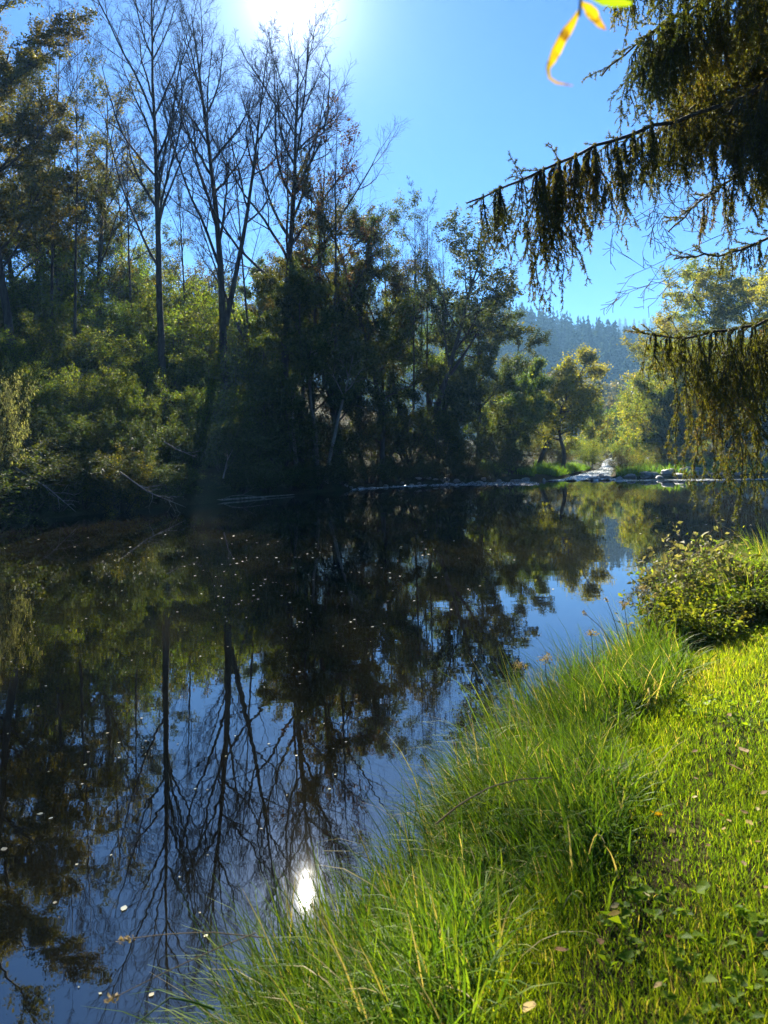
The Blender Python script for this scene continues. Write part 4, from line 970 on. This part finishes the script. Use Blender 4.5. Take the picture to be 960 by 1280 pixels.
bough(AX(6.5, (1050, 30), (980, 80), (920, 130), (880, 190)), 180, .5, 1.1, 10, spr, width=.5)
dt = grow(77, [(at(930, 285, 7.3), (-.9, -.1, -.25), 1.3, .007), (at(900, 250, 7.5), (-.95, .1, .05), 1.2, .006), (at(905, 335, 7.2), (-.9, 0, .15), 1.0, .006), (at(860, 230, 7.3), (-.5, .1, -.9), .8, .006), (at(820, 190, 7.1), (-.2, 0, -1), .9, .005), (at(880, 330, 7.3), (-.3, .2, -.8), .7, .005), (at(800, 185, 7.0), (.2, 0, -1), 1.0, .005)],
          [dict(seg=8, wan=.12, up=-.01, n=6, t0=.2, tip=.3), dict(seg=5, len=.45, shape=.3, ang=45, wan=.16, up=-.03, n=4, t0=.2, tip=.4, rad=.6), dict(seg=3, len=.5, ang=45, wan=.16, up=-.03, n=0, t0=0, tip=.5, rad=.7)])
dt = [(p, [max(.0022, v * .55) for v in r], 2) for p, r, l in dt]
obj('dead_twigs', wood_mesh('dead_twigs', dt), M['bark_thin'], spr)

# ------------------------------------------------------------------ yellowing twig close to the camera
def ribbon(name, pts, widths, fold, mat, parent, seed=0):
    P = lerp_pts(pts, 14); Wd = np.interp(np.linspace(0, 1, 14), np.linspace(0, 1, len(widths)), widths)
    T = unit(np.gradient(P, axis=0)); S = unit(np.cross(T, np.array([.25, 1.0, .35]))); N_ = np.cross(S, T)
    g = np.random.default_rng(seed); ed = g.uniform(.82, 1.12, (14, 2))
    V = np.stack([P - S * (Wd * .5 * ed[:, 0])[:, None] + N_ * (Wd * fold)[:, None], P, P + S * (Wd * .5 * ed[:, 1])[:, None] + N_ * (Wd * fold)[:, None]], 1).reshape(-1, 3)
    b = np.arange(13)[:, None] * 3
    return obj(name, mesh(name, V, [np.concatenate([b + [0, 1, 4, 3], b + [1, 2, 5, 4]])], np.tile(np.linspace(0, 1, 13), 2), smooth=True), M[mat], parent)
D0 = .85
tw = thing('leafy_twig', 'thin twig with yellowing curled leaves hanging close to the camera at the top', 'twig', (0, 0, 0))
tp = [at(760, -420, D0), at(742, -200, D0), at(730, -60, D0), at(727, -10, D0), at(724, 20, D0)]
V, Fq = tubes([(lerp_pts(tp, 12), np.linspace(.003, .0018, 12), 1)]); obj('stem', mesh('stem', V, [Fq], smooth=True), M['bark_pale'], tw)
ribbon('leaf', [at(725, 10, D0), at(714, 30, D0), at(704, 46, D0 + .01), at(697, 60, D0 + .02), at(690, 74, D0 + .02), at(685, 84, D0 + .01), at(686, 96, D0), at(694, 103, D0), at(716, 107, D0 - .01)], [.002, .009, .012, .012, .008, .005, .0035, .0025, .001], .5, 'yellow', tw, 1)
ribbon('leaf', [at(726, 2, D0), at(736, 10, D0), at(744, 20, D0 + .01), at(750, 30, D0 + .02), at(757, 37, D0 + .02)], [.003, .011, .013, .009, .002], .4, 'yellow', tw, 2)
ribbon('leaf', [at(728, -26, D0), at(748, -8, D0), at(764, -1, D0), at(778, 3, D0), at(790, 4, D0)], [.004, .016, .017, .012, .003], .2, 'freshleaf', tw, 3)
ribbon('leaf', [at(735, -60, D0), at(716, -44, D0 + .02), at(706, -26, D0 + .03), at(703, -12, D0 + .03)], [.003, .013, .012, .002], .3, 'freshleaf', tw, 4)

# ------------------------------------------------------------------ haze
N = NT('haze air'); pv = N.n('ShaderNodeVolumePrincipled'); pv.inputs['Color'].default_value = (.29, .60, 1.0, 1); pv.inputs['Density'].default_value = HAZE; pv.inputs['Anisotropy'].default_value = .1
N.l(pv.outputs[0], N.out.inputs['Volume'])
hb = bpy.data.meshes.new('haze'); bm = bmesh.new(); bmesh.ops.create_cube(bm, size=1.0)
for v in bm.verts: v.co = Vector((v.co.x * 3800, v.co.y * 2700 + 780, (v.co.z + .5) * 210 - 2.2))
bm.to_mesh(hb); bm.free()
tag(obj('haze', hb, N.m), kind='stuff')
